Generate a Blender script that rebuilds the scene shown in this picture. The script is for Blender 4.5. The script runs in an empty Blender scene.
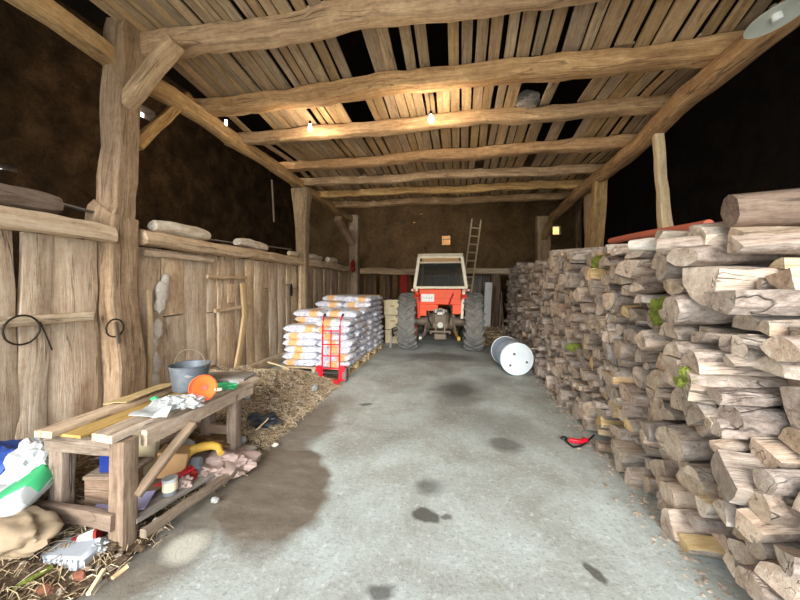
import bpy, bmesh, math, random
from mathutils import Vector, Matrix, noise
R = random.Random(11)
PI = math.pi
SC = bpy.context.scene
COL = SC.collection
U = R.uniform

# ------------------------------------------------------------------ camera
F, EYE, HORIZON, YAW = 340.0, 1.56, 285.0, math.radians(10)
FWD = Vector((-math.sin(YAW), math.cos(YAW), 0)); RGT = Vector((math.cos(YAW), math.sin(YAW), 0))
CAM = Vector((0, 0, EYE))
cd = bpy.data.cameras.new('camera'); cam = bpy.data.objects.new('camera', cd); COL.objects.link(cam)
cam.location = CAM; cam.rotation_euler = (PI/2, 0, YAW)
cd.sensor_width = 36; cd.lens = F*36/800; cd.shift_y = -(300-HORIZON)/800; cd.clip_start = 0.02
SC.camera = cam

def ray(px, py): return FWD + RGT*((px-400)/F) + Vector((0, 0, (HORIZON-py)/F))
def atX(px, py, X): r = ray(px, py); return CAM + r*(X/r.x)
def atY(px, py, Y): r = ray(px, py); return CAM + r*(Y/r.y)
def atZ(px, py, Z): r = ray(px, py); return CAM + r*((Z-EYE)/r.z)
def atD(px, py, d): return CAM + ray(px, py)*d
def project(p):
    q = p-CAM; d = q.dot(FWD)
    return (400+F*q.dot(RGT)/d, HORIZON-F*q.z/d, d)

# ------------------------------------------------------------------ materials
def lin(c):
    f = lambda v: v/12.92 if v <= .04045 else ((v+.055)/1.055)**2.4
    return tuple(f(x/255) for x in c)+(1,)
class NT:
    def __init__(s, name):
        s.m = bpy.data.materials.new(name); s.m.use_nodes = True
        s.t = s.m.node_tree; s.b = s.t.nodes['Principled BSDF']; s.b.inputs['Specular IOR Level'].default_value = .25
    def n(s, kind, **kw):
        x = s.t.nodes.new('ShaderNode'+kind)
        for k, v in kw.items():
            if k in x.inputs: x.inputs[k].default_value = v
            else: setattr(x, k, v)
        return x
    def l(s, a, b): s.t.links.new(a, b)
    def attr(s, name): return s.n('Attribute', attribute_name=name)
    def mapping(s, vec, scale=(1, 1, 1), loc=(0, 0, 0)):
        x = s.n('Mapping'); x.inputs['Scale'].default_value = scale; x.inputs['Location'].default_value = loc
        s.l(vec, x.inputs['Vector']); return x.outputs[0]
    def noise(s, vec, scale, detail=5, rough=.6, dist=0):
        x = s.n('TexNoise'); s.l(vec, x.inputs['Vector'])
        x.inputs['Scale'].default_value = scale; x.inputs['Detail'].default_value = detail
        x.inputs['Roughness'].default_value = rough; x.inputs['Distortion'].default_value = dist
        return x.outputs['Fac']
    def ramp(s, fac, stops):
        x = s.n('ValToRGB'); e = x.color_ramp.elements
        while len(e) < len(stops): e.new(.5)
        for k, (p, c) in enumerate(stops):
            e[k].position = p; e[k].color = c if len(c) == 4 else lin(c)
        s.l(fac, x.inputs['Fac']); return x.outputs['Color']
    def rng(s, v, a, b, c, d):
        x = s.n('MapRange'); x.inputs[1].default_value = a; x.inputs[2].default_value = b; x.inputs[3].default_value = c; x.inputs[4].default_value = d
        s.l(v, x.inputs[0]); return x.outputs[0]
    def math(s, op, a, b=None):
        x = s.n('Math', operation=op)
        for k, v in enumerate((a, b)):
            if v is None: continue
            if isinstance(v, (int, float)): x.inputs[k].default_value = v
            else: s.l(v, x.inputs[k])
        return x.outputs[0]
    def mix(s, fac, a, b, mode='MIX'):
        x = s.n('Mix', data_type='RGBA', blend_type=mode)
        for k, v in ((0, fac), (6, a), (7, b)):
            if isinstance(v, (int, float)): x.inputs[k].default_value = v
            elif isinstance(v, tuple): x.inputs[k].default_value = v if len(v) == 4 else lin(v)
            else: s.l(v, x.inputs[k])
        return x.outputs[2]
    def hsv(s, col, hue=None, sat=None, val=None):
        x = s.n('HueSaturation'); s.l(col, x.inputs['Color'])
        for k, v in (('Hue', hue), ('Saturation', sat), ('Value', val)):
            if v is None: continue
            if isinstance(v, (int, float)): x.inputs[k].default_value = v
            else: s.l(v, x.inputs[k])
        return x.outputs[0]
    def bump(s, h, strength=.4, dist=.01):
        x = s.n('Bump'); x.inputs['Strength'].default_value = strength; x.inputs['Distance'].default_value = dist
        s.l(h, x.inputs['Height']); s.l(x.outputs[0], s.b.inputs['Normal'])
    def done(s, col=None, rough=.8, metal=0):
        if col is not None:
            if isinstance(col, tuple): s.b.inputs['Base Color'].default_value = col if len(col) == 4 else lin(col)
            else: s.l(col, s.b.inputs['Base Color'])
        if isinstance(rough, (int, float)): s.b.inputs['Roughness'].default_value = rough
        else: s.l(rough, s.b.inputs['Roughness'])
        s.b.inputs['Metallic'].default_value = metal
        return s.m

def wood(name, cols, var=.3, sc=(1.3, 16, 16), rough=.88, bump=.5, blotch=.35, stain=None, crack=.6, fine=.55):
    """sawn or split timber: fibres run along the first grain coordinate; every timber has a tone of its own"""
    t = NT(name); gc = t.attr('gc').outputs['Vector']; rn = t.attr('rn').outputs['Fac']
    f = t.noise(t.mapping(gc, sc), 1.0, 7, .72, .5)
    f2 = t.noise(t.mapping(gc, (sc[0]*4, sc[1]*3.2, sc[2]*3.2)), 1.0, 5, .75, .3)
    f3 = t.noise(gc, 16, 6, .75)
    f = t.math('ADD', t.math('MULTIPLY', f, 1-fine), t.math('MULTIPLY', t.math('ADD', t.math('MULTIPLY', f2, .6), t.math('MULTIPLY', f3, .4)), fine))
    n = len(cols)
    c = t.ramp(f, [(.36+.28*k/(n-1), cols[k]) for k in range(n)])
    b = t.noise(t.mapping(gc, (.9, 3, 3)), 1.6, 5, .65)
    c = t.mix(t.rng(b, .35, .62, blotch, 0), c, cols[0])
    if stain: c = t.mix(t.rng(t.noise(t.mapping(gc, (.6, 1.3, 1.3)), 1.7, 6, .75), .5, .66, 0, .7), c, stain)
    k1 = t.noise(t.mapping(gc, (sc[0]*.45, sc[1]*.55, sc[2]*.55)), 1.0, 3, .5, .6)
    cr = t.rng(t.math('ABSOLUTE', t.math('SUBTRACT', k1, .5)), .0, .016, 1, 0)
    cr = t.math('MULTIPLY', cr, t.rng(t.noise(t.mapping(gc, (1.5, 3, 3)), 1, 3, .6), .44, .56, 0, crack))
    c = t.mix(cr, c, lin(tuple(x*.45 for x in cols[0])))
    c = t.hsv(c, t.rng(rn, 0, 1, .493, .505), t.rng(t.math('FRACT', t.math('MULTIPLY', rn, 7.3)), 0, 1, .78, 1.05), t.rng(t.math('FRACT', t.math('MULTIPLY', rn, 3.7)), 0, 1, 1-var, 1+var))
    h = t.math('SUBTRACT', t.math('ADD', f, t.math('MULTIPLY', f2, .8)), cr)
    t.bump(h, bump, .02)
    return t.done(c, rough)
def paint(name, rgb, rough=.55, metal=0, dirt=.35, dcol=(96, 84, 70), scale=6, bump=.08):
    t = NT(name); o = t.n('TexCoord').outputs['Object']
    f = t.noise(o, scale, 6, .65)
    c = t.mix(t.rng(f, .45, .75, 0, dirt), lin(rgb), lin(dcol))
    t.bump(t.noise(o, scale*6, 4, .6), bump, .005)
    return t.done(c, rough, metal)
M = {}
M['oak'] = wood('old_oak_timber', [(118, 88, 56), (174, 136, 90), (206, 168, 116), (230, 200, 150)], .08, (1.2, 13, 13), bump=.7)
M['post'] = wood('dusty_post_timber', [(104, 82, 58), (150, 124, 94), (178, 153, 120), (206, 186, 156)], .05, (1.0, 12, 12), bump=.7)
M['oak_dark'] = wood('dark_oak_timber', [(62, 44, 28), (104, 78, 48), (136, 104, 66)], .15, (1.2, 13, 13), bump=.8)
M['plank'] = wood('ceiling_plank_wood', [(114, 93, 66), (168, 138, 100), (192, 163, 122), (212, 187, 147)], .2, (1.0, 16, 16), bump=.4)
M['board'] = wood('partition_board_wood', [(148, 122, 94), (200, 173, 138), (222, 200, 168), (240, 224, 200)], .07, (.9, 11, 11), bump=.5, blotch=.25, stain=(150, 116, 80))
M['bench'] = wood('bench_wood', [(86, 69, 54), (124, 103, 84), (144, 123, 102), (166, 148, 128)], .07, (1.2, 15, 15), bump=.5)
M['benchtop'] = wood('bench_wood_lit_top', [(122, 100, 78), (176, 152, 126), (204, 184, 160), (224, 210, 192)], .06, (1.2, 15, 15), bump=.5)  # lighter copy of the bench wood: daylight on the top put into the colour
M['pale'] = wood('pale_new_wood', [(178, 148, 106), (212, 186, 142), (230, 210, 172)], .1, (1.2, 15, 15), bump=.25, blotch=.15, crack=.2)
M['ochre'] = wood('ochre_board', [(140, 112, 58), (178, 148, 86), (196, 170, 110)], .1, (1.2, 8, 8), bump=.2, crack=.2)
M['split'] = wood('split_log_face', [(122, 100, 84), (194, 172, 150), (222, 204, 182), (240, 231, 216)], .24, (1.6, 15, 15), bump=.9, stain=(140, 108, 86))
M['honey'] = wood('honey_split_log_face', [(160, 124, 80), (212, 178, 126), (230, 204, 158), (242, 226, 192)], .1, (1.6, 14, 14), bump=.6)
M['bark'] = wood('log_bark', [(88, 75, 65), (158, 140, 124), (196, 180, 165), (224, 212, 198)], .24, (4, 9, 9), bump=1.0, blotch=.45)
M['logend'] = wood('log_end_grain', [(118, 98, 82), (190, 166, 142), (216, 197, 174), (236, 222, 202)], .26, (18, 9, 9), bump=.7)
M['whitelog'] = wood('whitewashed_log', [(150, 128, 100), (200, 182, 156), (230, 222, 206), (248, 244, 236)], .08, (1.2, 5, 5), bump=.5)
M['greywood'] = wood('weathered_grey_wood', [(94, 88, 82), (140, 132, 122), (172, 164, 154)], .12, (1.3, 14, 14))
# concrete floor: stains have shapes of their own
def concrete():
    t = NT('concrete_floor'); o = t.n('TexCoord').outputs['Object']
    f = t.noise(o, 1.3, 8, .62, .5)
    c = t.ramp(f, [(.3, (139, 140, 133)), (.46, (165, 169, 163)), (.58, (179, 187, 183)), (.72, (195, 205, 201))])
    g = t.noise(t.mapping(o, (1, .55, 1)), 5.5, 8, .72)
    c = t.mix(t.rng(g, .48, .72, 0, .5), c, lin((140, 140, 126)))
    s = t.noise(o, 38, 5, .7)
    c = t.mix(t.rng(s, .52, .68, 0, .6), c, lin((118, 120, 112)))
    c = t.mix(t.rng(t.noise(o, 22, 5, .75), .54, .7, 0, .6), c, lin((216, 221, 218)))
    wob = t.n('TexNoise'); t.l(o, wob.inputs['Vector']); wob.inputs['Scale'].default_value = 2.6; wob.inputs['Detail'].default_value = 6
    vs = t.n('VectorMath', operation='SUBTRACT'); t.l(wob.outputs['Color'], vs.inputs[0]); vs.inputs[1].default_value = (.5, .5, .5)
    vm = t.n('VectorMath', operation='MULTIPLY'); t.l(vs.outputs[0], vm.inputs[0])
    def mask(lst, amp):
        vm = t.n('VectorMath', operation='SCALE'); t.l(vs.outputs[0], vm.inputs[0]); vm.inputs['Scale'].default_value = amp
        va = t.n('VectorMath', operation='ADD'); t.l(o, va.inputs[0]); t.l(vm.outputs[0], va.inputs[1])
        out = None
        for (cx, cy, rx, ry, ang, soft, val) in lst:
            mp = t.n('Mapping', vector_type='TEXTURE'); t.l(va.outputs[0], mp.inputs['Vector'])
            mp.inputs['Location'].default_value = (cx, cy, 0); mp.inputs['Rotation'].default_value = (0, 0, ang); mp.inputs['Scale'].default_value = (rx, ry, 1e3)
            ln = t.n('VectorMath', operation='LENGTH'); t.l(mp.outputs[0], ln.inputs[0])
            v = t.rng(ln.outputs['Value'], 1-soft, 1+soft, val, 0)
            out = v if out is None else t.math('MAXIMUM', out, v)
        return out
    oil = mask([(.1, 4.5, .85, 1.2, .3, .8, .34), (-.3, 6.6, .9, 1.0, 0, .8, .2), (0, 5.1, .4, .62, 0, .6, .88), (.4, 4.0, .45, .65, .5, .7, .5), (.44, 3.45, .2, .17, 0, .35, .7), (-.2, 2.62, .11, .09, 0, .5, .62), (-.24, 2.32, .09, .065, .3, .2, .85), (-.1, 2.33, .045, .03, 0, .3, .7),
                (-.42, 1.7, .06, .05, 0, .3, .75), (-1.19, 4.28, .1, .055, .4, .25, .75), (-.47, 7.4, .95, .45, 0, .4, .68), (.5, 5.9, .3, .5, .6, .7, .4), (-.62, 3.3, .25, .2, 0, .8, .25), (.72, 2.02, .04, .06, .6, .2, .8)], .28)
    c = t.mix(oil, c, lin((70, 67, 60)))
    wet = mask([(-1.42, 2.42, .44, .68, .42, .08, 1), (-1.72, 3.35, .3, 1.0, 0, .22, .85), (-1.78, 1.75, .28, .75, -.12, .25, .85), (-1.55, 4.35, .22, .35, 0, .4, .45)], .36)
    wetc = t.ramp(t.noise(t.mapping(o, (1, 2, 1)), 4, 6, .7), [(.3, (84, 72, 60)), (.6, (116, 104, 90)), (.75, (142, 132, 118))])
    c = t.mix(t.math('MULTIPLY', wet, .92), c, wetc)
    pale = mask([(-1.61, 1.77, .1, .11, .3, .3, .85)], .2)
    c = t.mix(pale, c, lin((196, 194, 180)))
    t.bump(t.math('ADD', t.noise(o, 45, 6, .75), t.math('MULTIPLY', f, 2.0)), .35, .012)
    return t.done(c, t.rng(wet, 0, 1, .85, .5))
M['floor'] = concrete()
def earth(name, a, b, c_, scale=2.2):
    t = NT(name); o = t.n('TexCoord').outputs['Object']
    f = t.noise(o, scale, 8, .68, .3)
    g = t.noise(o, scale*9, 6, .7)
    c = t.ramp(f, [(.3, a), (.52, b), (.75, c_)])
    c = t.mix(t.rng(g, .45, .7, 0, .6), c, lin(a))
    t.bump(t.math('ADD', f, g), .9, .05)
    return t.done(c, .95)
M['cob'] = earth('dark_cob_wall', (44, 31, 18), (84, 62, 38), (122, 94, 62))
M['backwall'] = earth('brown_plank_wall', (84, 62, 38), (126, 98, 64), (150, 120, 84), 1.3)
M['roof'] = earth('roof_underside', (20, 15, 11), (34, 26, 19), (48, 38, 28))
M['soil'] = earth('trampled_soil', (72, 56, 42), (118, 98, 76), (156, 136, 110), 7)
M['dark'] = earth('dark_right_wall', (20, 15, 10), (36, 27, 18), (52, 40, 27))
M['yard'] = earth('yard_gravel', (206, 200, 186), (224, 219, 206), (236, 232, 220))
def straw():
    t = NT('straw'); rn = t.attr('rn').outputs['Fac']
    return t.done(t.ramp(rn, [(0, (84, 68, 52)), (.3, (130, 109, 84)), (.6, (168, 147, 116)), (.85, (202, 186, 154)), (1, (222, 210, 186))]), .8)
M['straw'] = straw()
M['backdrop'] = earth('ochre_backdrop_wall', (150, 100, 56), (186, 132, 80), (206, 156, 104))
M['moss'] = earth('moss', (120, 134, 50), (172, 184, 80), (200, 208, 112), 30)
def emit(name, rgb, s):
    t = NT(name); t.b.inputs['Emission Color'].default_value = lin(rgb); t.b.inputs['Emission Strength'].default_value = s
    return t.done(rgb, .4)
P = lambda key, *a, **k: M.__setitem__(key, paint(key, *a, **k))
P('red', (212, 62, 40), .45, dirt=.3, dcol=(120, 60, 40)); P('orange', (232, 84, 40), .45, dirt=.35, dcol=(150, 84, 56))
P('cabwhite', (226, 216, 192), .5, dirt=.35, dcol=(150, 130, 100)); P('rubber', (104, 104, 100), .8, dirt=.6, dcol=(164, 156, 140), scale=9)
P('iron', (116, 104, 90), .6, .3, dirt=.6, dcol=(96, 78, 60)); P('darkiron', (44, 40, 36), .6, .3, dirt=.5, dcol=(86, 68, 50)); P('steel', (168, 164, 156), .45, .5)
P('white', (232, 232, 228), .5, dirt=.2); P('blackplastic', (26, 26, 28), .45, dirt=.15); P('diable', (222, 26, 48), .35, dirt=.12, dcol=(150, 40, 40))
P('drumblue', (168, 186, 206), .5, dirt=.15); P('drumlid', (226, 236, 240), .5, dirt=.08); P('zinc', (98, 106, 114), .55, .35, dirt=.5, dcol=(150, 154, 156), scale=9)
P('funnel', (248, 104, 50), .45, dirt=.08, dcol=(230, 80, 40)); P('funnelred', (226, 60, 40), .45, dirt=.05); P('tarp', (44, 74, 150), .55, dirt=.3, dcol=(90, 100, 130)); P('sackwhite', (174, 178, 178), .6, dirt=.35, dcol=(160, 158, 140))
P('green', (60, 160, 104), .5, dirt=.12); P('darkgreen', (36, 110, 70), .5, dirt=.1); P('paperbrown', (150, 132, 108), .8, dirt=.5, dcol=(130, 112, 90)); P('cardboard', (178, 142, 98), .8, dirt=.3)
P('boxblue', (14, 40, 108), .45, dirt=.2); P('cream', (222, 208, 172), .6, dirt=.25); P('yellow', (184, 146, 62), .55, dirt=.3, dcol=(150, 120, 60)); P('lilac', (176, 174, 212), .5, dirt=.1)
P('folder', (170, 28, 48), .45, dirt=.1); P('greyplastic', (108, 114, 120), .5, dirt=.3); P('sackpink', (158, 138, 130), .8, dirt=.45, dcol=(120, 104, 92)); P('darkplastic', (46, 56, 66), .35, dirt=.3)
P('pipe', (206, 116, 92), .5, dirt=.35, dcol=(150, 90, 70)); P('glass', (196, 204, 202), .15, dirt=.3); P('brick', (134, 84, 64), .8, dirt=.6); P('rag', (150, 36, 30), .85, dirt=.3); P('enamel', (222, 228, 214), .35, dirt=.15)
P('foam', (172, 178, 186), .7, dirt=.2); P('plaster', (206, 198, 186), .9, dirt=.45, scale=14); P('panel', (196, 200, 194), .6, dirt=.3); P('slate', (150, 152, 150), .8, dirt=.4)
P('windowblue', (84, 140, 196), .3, dirt=.1)
def glass_dark():
    t = NT('dusty_cab_glass'); t.b.inputs['Transmission Weight'].default_value = .9; t.b.inputs['IOR'].default_value = 1.05
    return t.done((120, 116, 104), .08)
M['cabglass'] = glass_dark()
M['bulb'] = emit('lit_bulb_glass', (255, 250, 240), 14)
def bagmat():
    t = NT('printed_pellet_bag'); gc = t.attr('gc').outputs['Vector']; rn = t.attr('rn').outputs['Fac']
    sx = t.n('SeparateXYZ'); t.l(gc, sx.inputs[0]); x, y = sx.outputs[0], sx.outputs[1]
    off = t.rng(rn, 0, 1, -.17, .17)
    wob = t.math('MULTIPLY', t.math('SUBTRACT', t.noise(gc, 14, 3, .6), .5), .1)
    dx = t.math('ABSOLUTE', t.math('ADD', t.math('SUBTRACT', x, off), wob))
    band = t.rng(dx, .06, .1, .92, 0)
    base = t.ramp(t.noise(gc, 9, 4, .6), [(.35, (172, 173, 184)), (.5, (208, 209, 218)), (.68, (230, 231, 237))])
    org = t.ramp(t.noise(t.mapping(gc, (1, 1, 2)), 26, 3, .6), [(.4, (212, 150, 76)), (.55, (228, 190, 130)), (.68, (170, 124, 90))])
    c = t.mix(band, base, org)
    prt = t.math('MULTIPLY', t.rng(t.noise(t.mapping(gc, (1, 1, 3)), 30, 2, .5), .58, .62, 0, .7), t.rng(dx, .1, .13, 0, 1))
    c = t.mix(prt, c, lin((110, 112, 140)))
    t.bump(t.noise(gc, 22, 4, .6), .5, .02)
    return t.done(c, .38)
M['bag'] = bagmat()

# ------------------------------------------------------------------ mesh builder
def rot(rx=0, ry=0, rz=0): return Matrix.Rotation(rz, 4, 'Z') @ Matrix.Rotation(ry, 4, 'Y') @ Matrix.Rotation(rx, 4, 'X')
def basis(x, up=Vector((0, 0, 1))):
    x = Vector(x).normalized()
    if abs(x.dot(up)) > .97: up = Vector((0, 1, 0))
    y = up.cross(x).normalized(); z = x.cross(y)
    return x, y, z
class MB:
    def __init__(s): s.v = []; s.f = []; s.mi = []; s.gc = []; s.rn = []
    def add(s, vs, fs, gcs=None, rn=None, mi=0):
        b = len(s.v); rn = R.random() if rn is None else rn
        s.v += [Vector(v) for v in vs]; s.f += [tuple(b+k for k in f) for f in fs]
        s.mi += list(mi) if isinstance(mi, (list, tuple)) else [mi]*len(fs)
        s.gc += [tuple(g) for g in (gcs if gcs is not None else vs)]; s.rn += [rn]*len(vs)
        return s
    def sweep(s, pts, prof, scale=None, up=Vector((0, 0, 1)), closed=False, cap=True, mi=0, capmi=None, rn=None, off=True, jit=0, freq=3, pmi=None, twist=0):
        """prof: (a, b) points; a runs sideways, b upwards"""
        pts = [Vector(p) for p in pts]; n = len(pts); m = len(prof); seed = Vector((U(0, 99), U(0, 99), U(0, 99)))
        o = Vector((U(0, 50), U(0, 50), U(0, 50))) if off else Vector()
        vs, gs, fs, ms = [], [], [], []; L = 0
        for i, p in enumerate(pts):
            if closed: t = pts[(i+1) % n]-pts[i-1]
            else: t = pts[min(i+1, n-1)]-pts[max(i-1, 0)]
            x, y, z = basis(t, up)
            if i: L += (p-pts[i-1]).length
            k = scale(i/(n-1)) if scale else 1
            kx, ky = k if isinstance(k, tuple) else (k, k)
            ca, sa = math.cos(twist*i/(n-1)), math.sin(twist*i/(n-1))
            for (a0, b0) in prof:
                a, b = a0*ca-b0*sa, a0*sa+b0*ca
                q = p+y*(a*kx)+z*(b*ky)
                if jit: q = q+noise.noise_vector(q*freq+seed)*jit
                vs.append(q); gs.append(o+Vector((L, a*kx, b*ky)))
        for i in range(n if closed else n-1):
            j = (i+1) % n
            for k in range(m):
                k2 = (k+1) % m
                fs.append((i*m+k, j*m+k, j*m+k2, i*m+k2)); ms.append(pmi[k] if pmi else mi)
        if cap and not closed:
            cm = mi if capmi is None else capmi
            for i, flip in ((0, False), (n-1, True)):
                c = sum((vs[i*m+k] for k in range(m)), Vector())/m
                b = len(vs); vs.append(c); gs.append(gs[i*m]*0+o+Vector((0, 0, 0)))
                ring = []
                for k in range(m): vs.append(vs[i*m+k].copy()); gs.append(o+Vector((U(0, .02), prof[k][0], prof[k][1]))); ring.append(b+1+k)
                for k in range(m):
                    k2 = (k+1) % m
                    fs.append((b, ring[k2], ring[k]) if flip else (b, ring[k], ring[k2])); ms.append(cm)
        return s.add(vs, fs, gs, rn, ms)
    def tube(s, pts, r, n=8, **k):
        rr = r if callable(r) else None
        prof = [(math.cos(2*PI*i/n)*(1 if rr else r), math.sin(2*PI*i/n)*(1 if rr else r)) for i in range(n)]
        return s.sweep(pts, prof, scale=rr, **k)
    def box(s, c, size, m=None, bev=.0, rn=None, mi=0, off=True, jit=0):
        bm = bmesh.new(); bmesh.ops.create_cube(bm, size=1)
        for v in bm.verts: v.co = Vector(v.co[i]*size[i] for i in range(3))
        if bev: bmesh.ops.bevel(bm, geom=list(bm.edges), offset=min(bev, min(size)*.45), segments=1, affect='EDGES', profile=.5)
        order = sorted(range(3), key=lambda i: -size[i]); o = Vector((U(0, 50), U(0, 50), U(0, 50))) if off else Vector()
        bm.verts.ensure_lookup_table(); c = Vector(c); mm = m.to_3x3() if m else Matrix.Identity(3)
        vs = [c+mm @ v.co+(Vector((U(-jit, jit), U(-jit, jit), U(-jit, jit))) if jit else Vector()) for v in bm.verts]; gs = [o+Vector(v.co[i] for i in order) for v in bm.verts]
        fs = [tuple(v.index for v in f.verts) for f in bm.faces]; bm.free()
        return s.add(vs, fs, gs, rn, mi)
    def lathe(s, prof, n=24, m=None, mi=0, cap=False, rn=None):
        """prof: (radius, height) about local Z"""
        m = m or Matrix.Identity(4); vs, fs = [], []; k = len(prof)
        for i in range(n):
            a = 2*PI*i/n
            vs += [Vector((r*math.cos(a), r*math.sin(a), z)) for r, z in prof]
        for i in range(n):
            j = (i+1) % n
            for q in range(k-1): fs.append((i*k+q, j*k+q, j*k+q+1, i*k+q+1))
        gs = [v.copy() for v in vs]
        return s.add([m @ v for v in vs], fs, gs, rn, mi)
    def cyl(s, p0, p1, r, r1=None, n=14, **k):
        r1 = r if r1 is None else r1
        return s.tube([p0, p1], lambda t: r+(r1-r)*t, n=n, **k)
    def blob(s, c, size, m=None, sub=3, jit=.2, freq=2.5, rn=None, mi=0, flat=None, power=1.0):
        bm = bmesh.new(); bmesh.ops.create_icosphere(bm, subdivisions=sub, radius=1)
        seed = Vector((U(0, 99), U(0, 99), U(0, 99))); c = Vector(c); mm = m.to_3x3() if m else Matrix.Identity(3); bm.verts.ensure_lookup_table()
        vs = []; gs = []
        for v in bm.verts:
            q = v.co.copy()
            if power != 1: q = Vector(math.copysign(abs(x)**power, x) for x in q)
            d = 1+jit*noise.noise(v.co*freq+seed)+jit*.5*noise.noise(v.co*freq*2.7+seed)
            q = Vector(q[i]*d*size[i] for i in range(3))
            if flat is not None and q.z < -size[2]*flat: q.z = -size[2]*flat
            gs.append(q.copy()); vs.append(c+mm @ q)
        fs = [tuple(v.index for v in f.verts) for f in bm.faces]; bm.free()
        return s.add(vs, fs, gs, rn, mi)
    def sheet(s, P0, du, dv, nu, nv, amp=.02, freq=5, th=.004, rn=None, mi=0):
        """a crumpled sheet with a little thickness"""
        seed = Vector((U(0, 99), U(0, 99), U(0, 99))); du, dv = Vector(du), Vector(dv); nn = du.cross(dv).normalized(); P0 = Vector(P0)
        top = []
        for j in range(nv+1):
            for i in range(nu+1):
                p = P0+du*(i/nu)+dv*(j/nv)
                h = noise.noise(p*freq+seed)+.5*noise.noise(p*freq*2.3+seed)
                top.append(p+nn*(amp*(h+.6))+noise.noise_vector(p*freq+seed)*amp*.5)
        bot = [p-nn*th for p in top]; N = len(top); w = nu+1; fs = []
        for j in range(nv):
            for i in range(nu):
                a = j*w+i; fs.append((a, a+1, a+1+w, a+w)); fs.append((N+a, N+a+w, N+a+1+w, N+a+1))
        rim = [i for i in range(w)]+[j*w+nu for j in range(1, nv+1)]+[nv*w+i for i in range(nu-1, -1, -1)]+[j*w for j in range(nv-1, 0, -1)]
        for k in range(len(rim)):
            a, b = rim[k], rim[(k+1) % len(rim)]; fs.append((b, a, N+a, N+b))
        return s.add(top+bot, fs, None, rn, mi)
    def build(s, name, mats, parent=None, origin=None, sharp=35, local=False, smooth=True):
        """one mesh object; world coordinates are turned into the parent's or the object's own"""
        me = bpy.data.meshes.new(name)
        if parent is not None:
            o = Vector()
            q = parent
            if not local:
                while q is not None: o += q.location; q = q.parent
        elif origin is not None: o = Vector(origin)
        elif local: o = Vector()
        else:
            lo = [min(v[i] for v in s.v) for i in range(3)]; hi = [max(v[i] for v in s.v) for i in range(3)]
            o = Vector(((lo[0]+hi[0])/2, (lo[1]+hi[1])/2, lo[2]))
        me.from_pydata([v-o for v in s.v], [], s.f)
        mats = mats if isinstance(mats, (list, tuple)) else [mats]
        for m in mats: me.materials.append(M[m] if isinstance(m, str) else m)
        me.polygons.foreach_set('material_index', s.mi)
        a = me.attributes.new('gc', 'FLOAT_VECTOR', 'POINT'); a.data.foreach_set('vector', [x for g in s.gc for x in g])
        a = me.attributes.new('rn', 'FLOAT', 'POINT'); a.data.foreach_set('value', s.rn)
        me.validate()
        if smooth:
            me.shade_smooth(); me.set_sharp_from_angle(angle=math.radians(sharp))
        ob = bpy.data.objects.new(name, me); COL.objects.link(ob)
        if parent is not None: ob.parent = parent
        elif not local: ob.location = o
        return ob
def tag(o, label=None, cat=None, group=None, kind=None):
    for k, v in (('label', label), ('category', cat), ('group', group), ('kind', kind)):
        if v: o[k] = v
    return o
def thing(name, label, cat, loc=(0, 0, 0), rz=0, group=None, rx=0, ry=0):
    o = bpy.data.objects.new(name, None); COL.objects.link(o); o.location = loc; o.rotation_euler = (rx, ry, rz); o.empty_display_size = .1
    return tag(o, label, cat, group)
def structure(o): o['kind'] = 'structure'; return o
def rprof(w, h, r=.2, wane=.0):
    """rounded rectangle with 12 points; wane makes the edges uneven"""
    a, b = w/2, h/2; c = r*min(w, h); out = []
    for sx, sy, rev in ((1, 1, 0), (-1, 1, 1), (-1, -1, 0), (1, -1, 1)):
        k = c*(1+U(-wane, wane)*2); q = [(sx*a, sy*(b-k)), (sx*(a-k*.3), sy*(b-k*.3)), (sx*(a-k), sy*b)]
        out += q[::-1] if rev else q
    return out
def line_pts(p0, p1, n, wob=0, freq=.8):
    p0, p1 = Vector(p0), Vector(p1); s = Vector((U(0, 99), U(0, 99), U(0, 99)))
    return [p0.lerp(p1, i/n)+(noise.noise_vector(Vector((i/n*(p1-p0).length*freq, 0, 0))+s)*wob*min(1, 4*min(i, n-i)/n+.15) if wob else Vector()) for i in range(n+1)]
def timber(mb, p0, p1, w, h, n=14, wob=.03, r=.28, jit=.012, scale=None, **k):
    return mb.sweep(line_pts(p0, p1, n, wob), rprof(w, h, r, .5), jit=jit, freq=4.5, scale=scale, **k)
ORD = 'zeroth first second third fourth fifth sixth seventh eighth ninth tenth eleventh twelfth thirteenth fourteenth fifteenth sixteenth seventeenth eighteenth nineteenth twentieth'.split()
def ordinal(n):
    if n <= 20: return ORD[n]
    t = {2: 'twenty', 3: 'thirty', 4: 'forty', 5: 'fifty', 6: 'sixty', 7: 'seventy', 8: 'eighty', 9: 'ninety'}[n//10]
    return t+'-'+ORD[n % 10] if n % 10 else {'twenty': 'twentieth', 'thirty': 'thirtieth', 'forty': 'fortieth', 'fifty': 'fiftieth', 'sixty': 'sixtieth', 'seventy': 'seventieth', 'eighty': 'eightieth', 'ninety': 'ninetieth'}[t]

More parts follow.
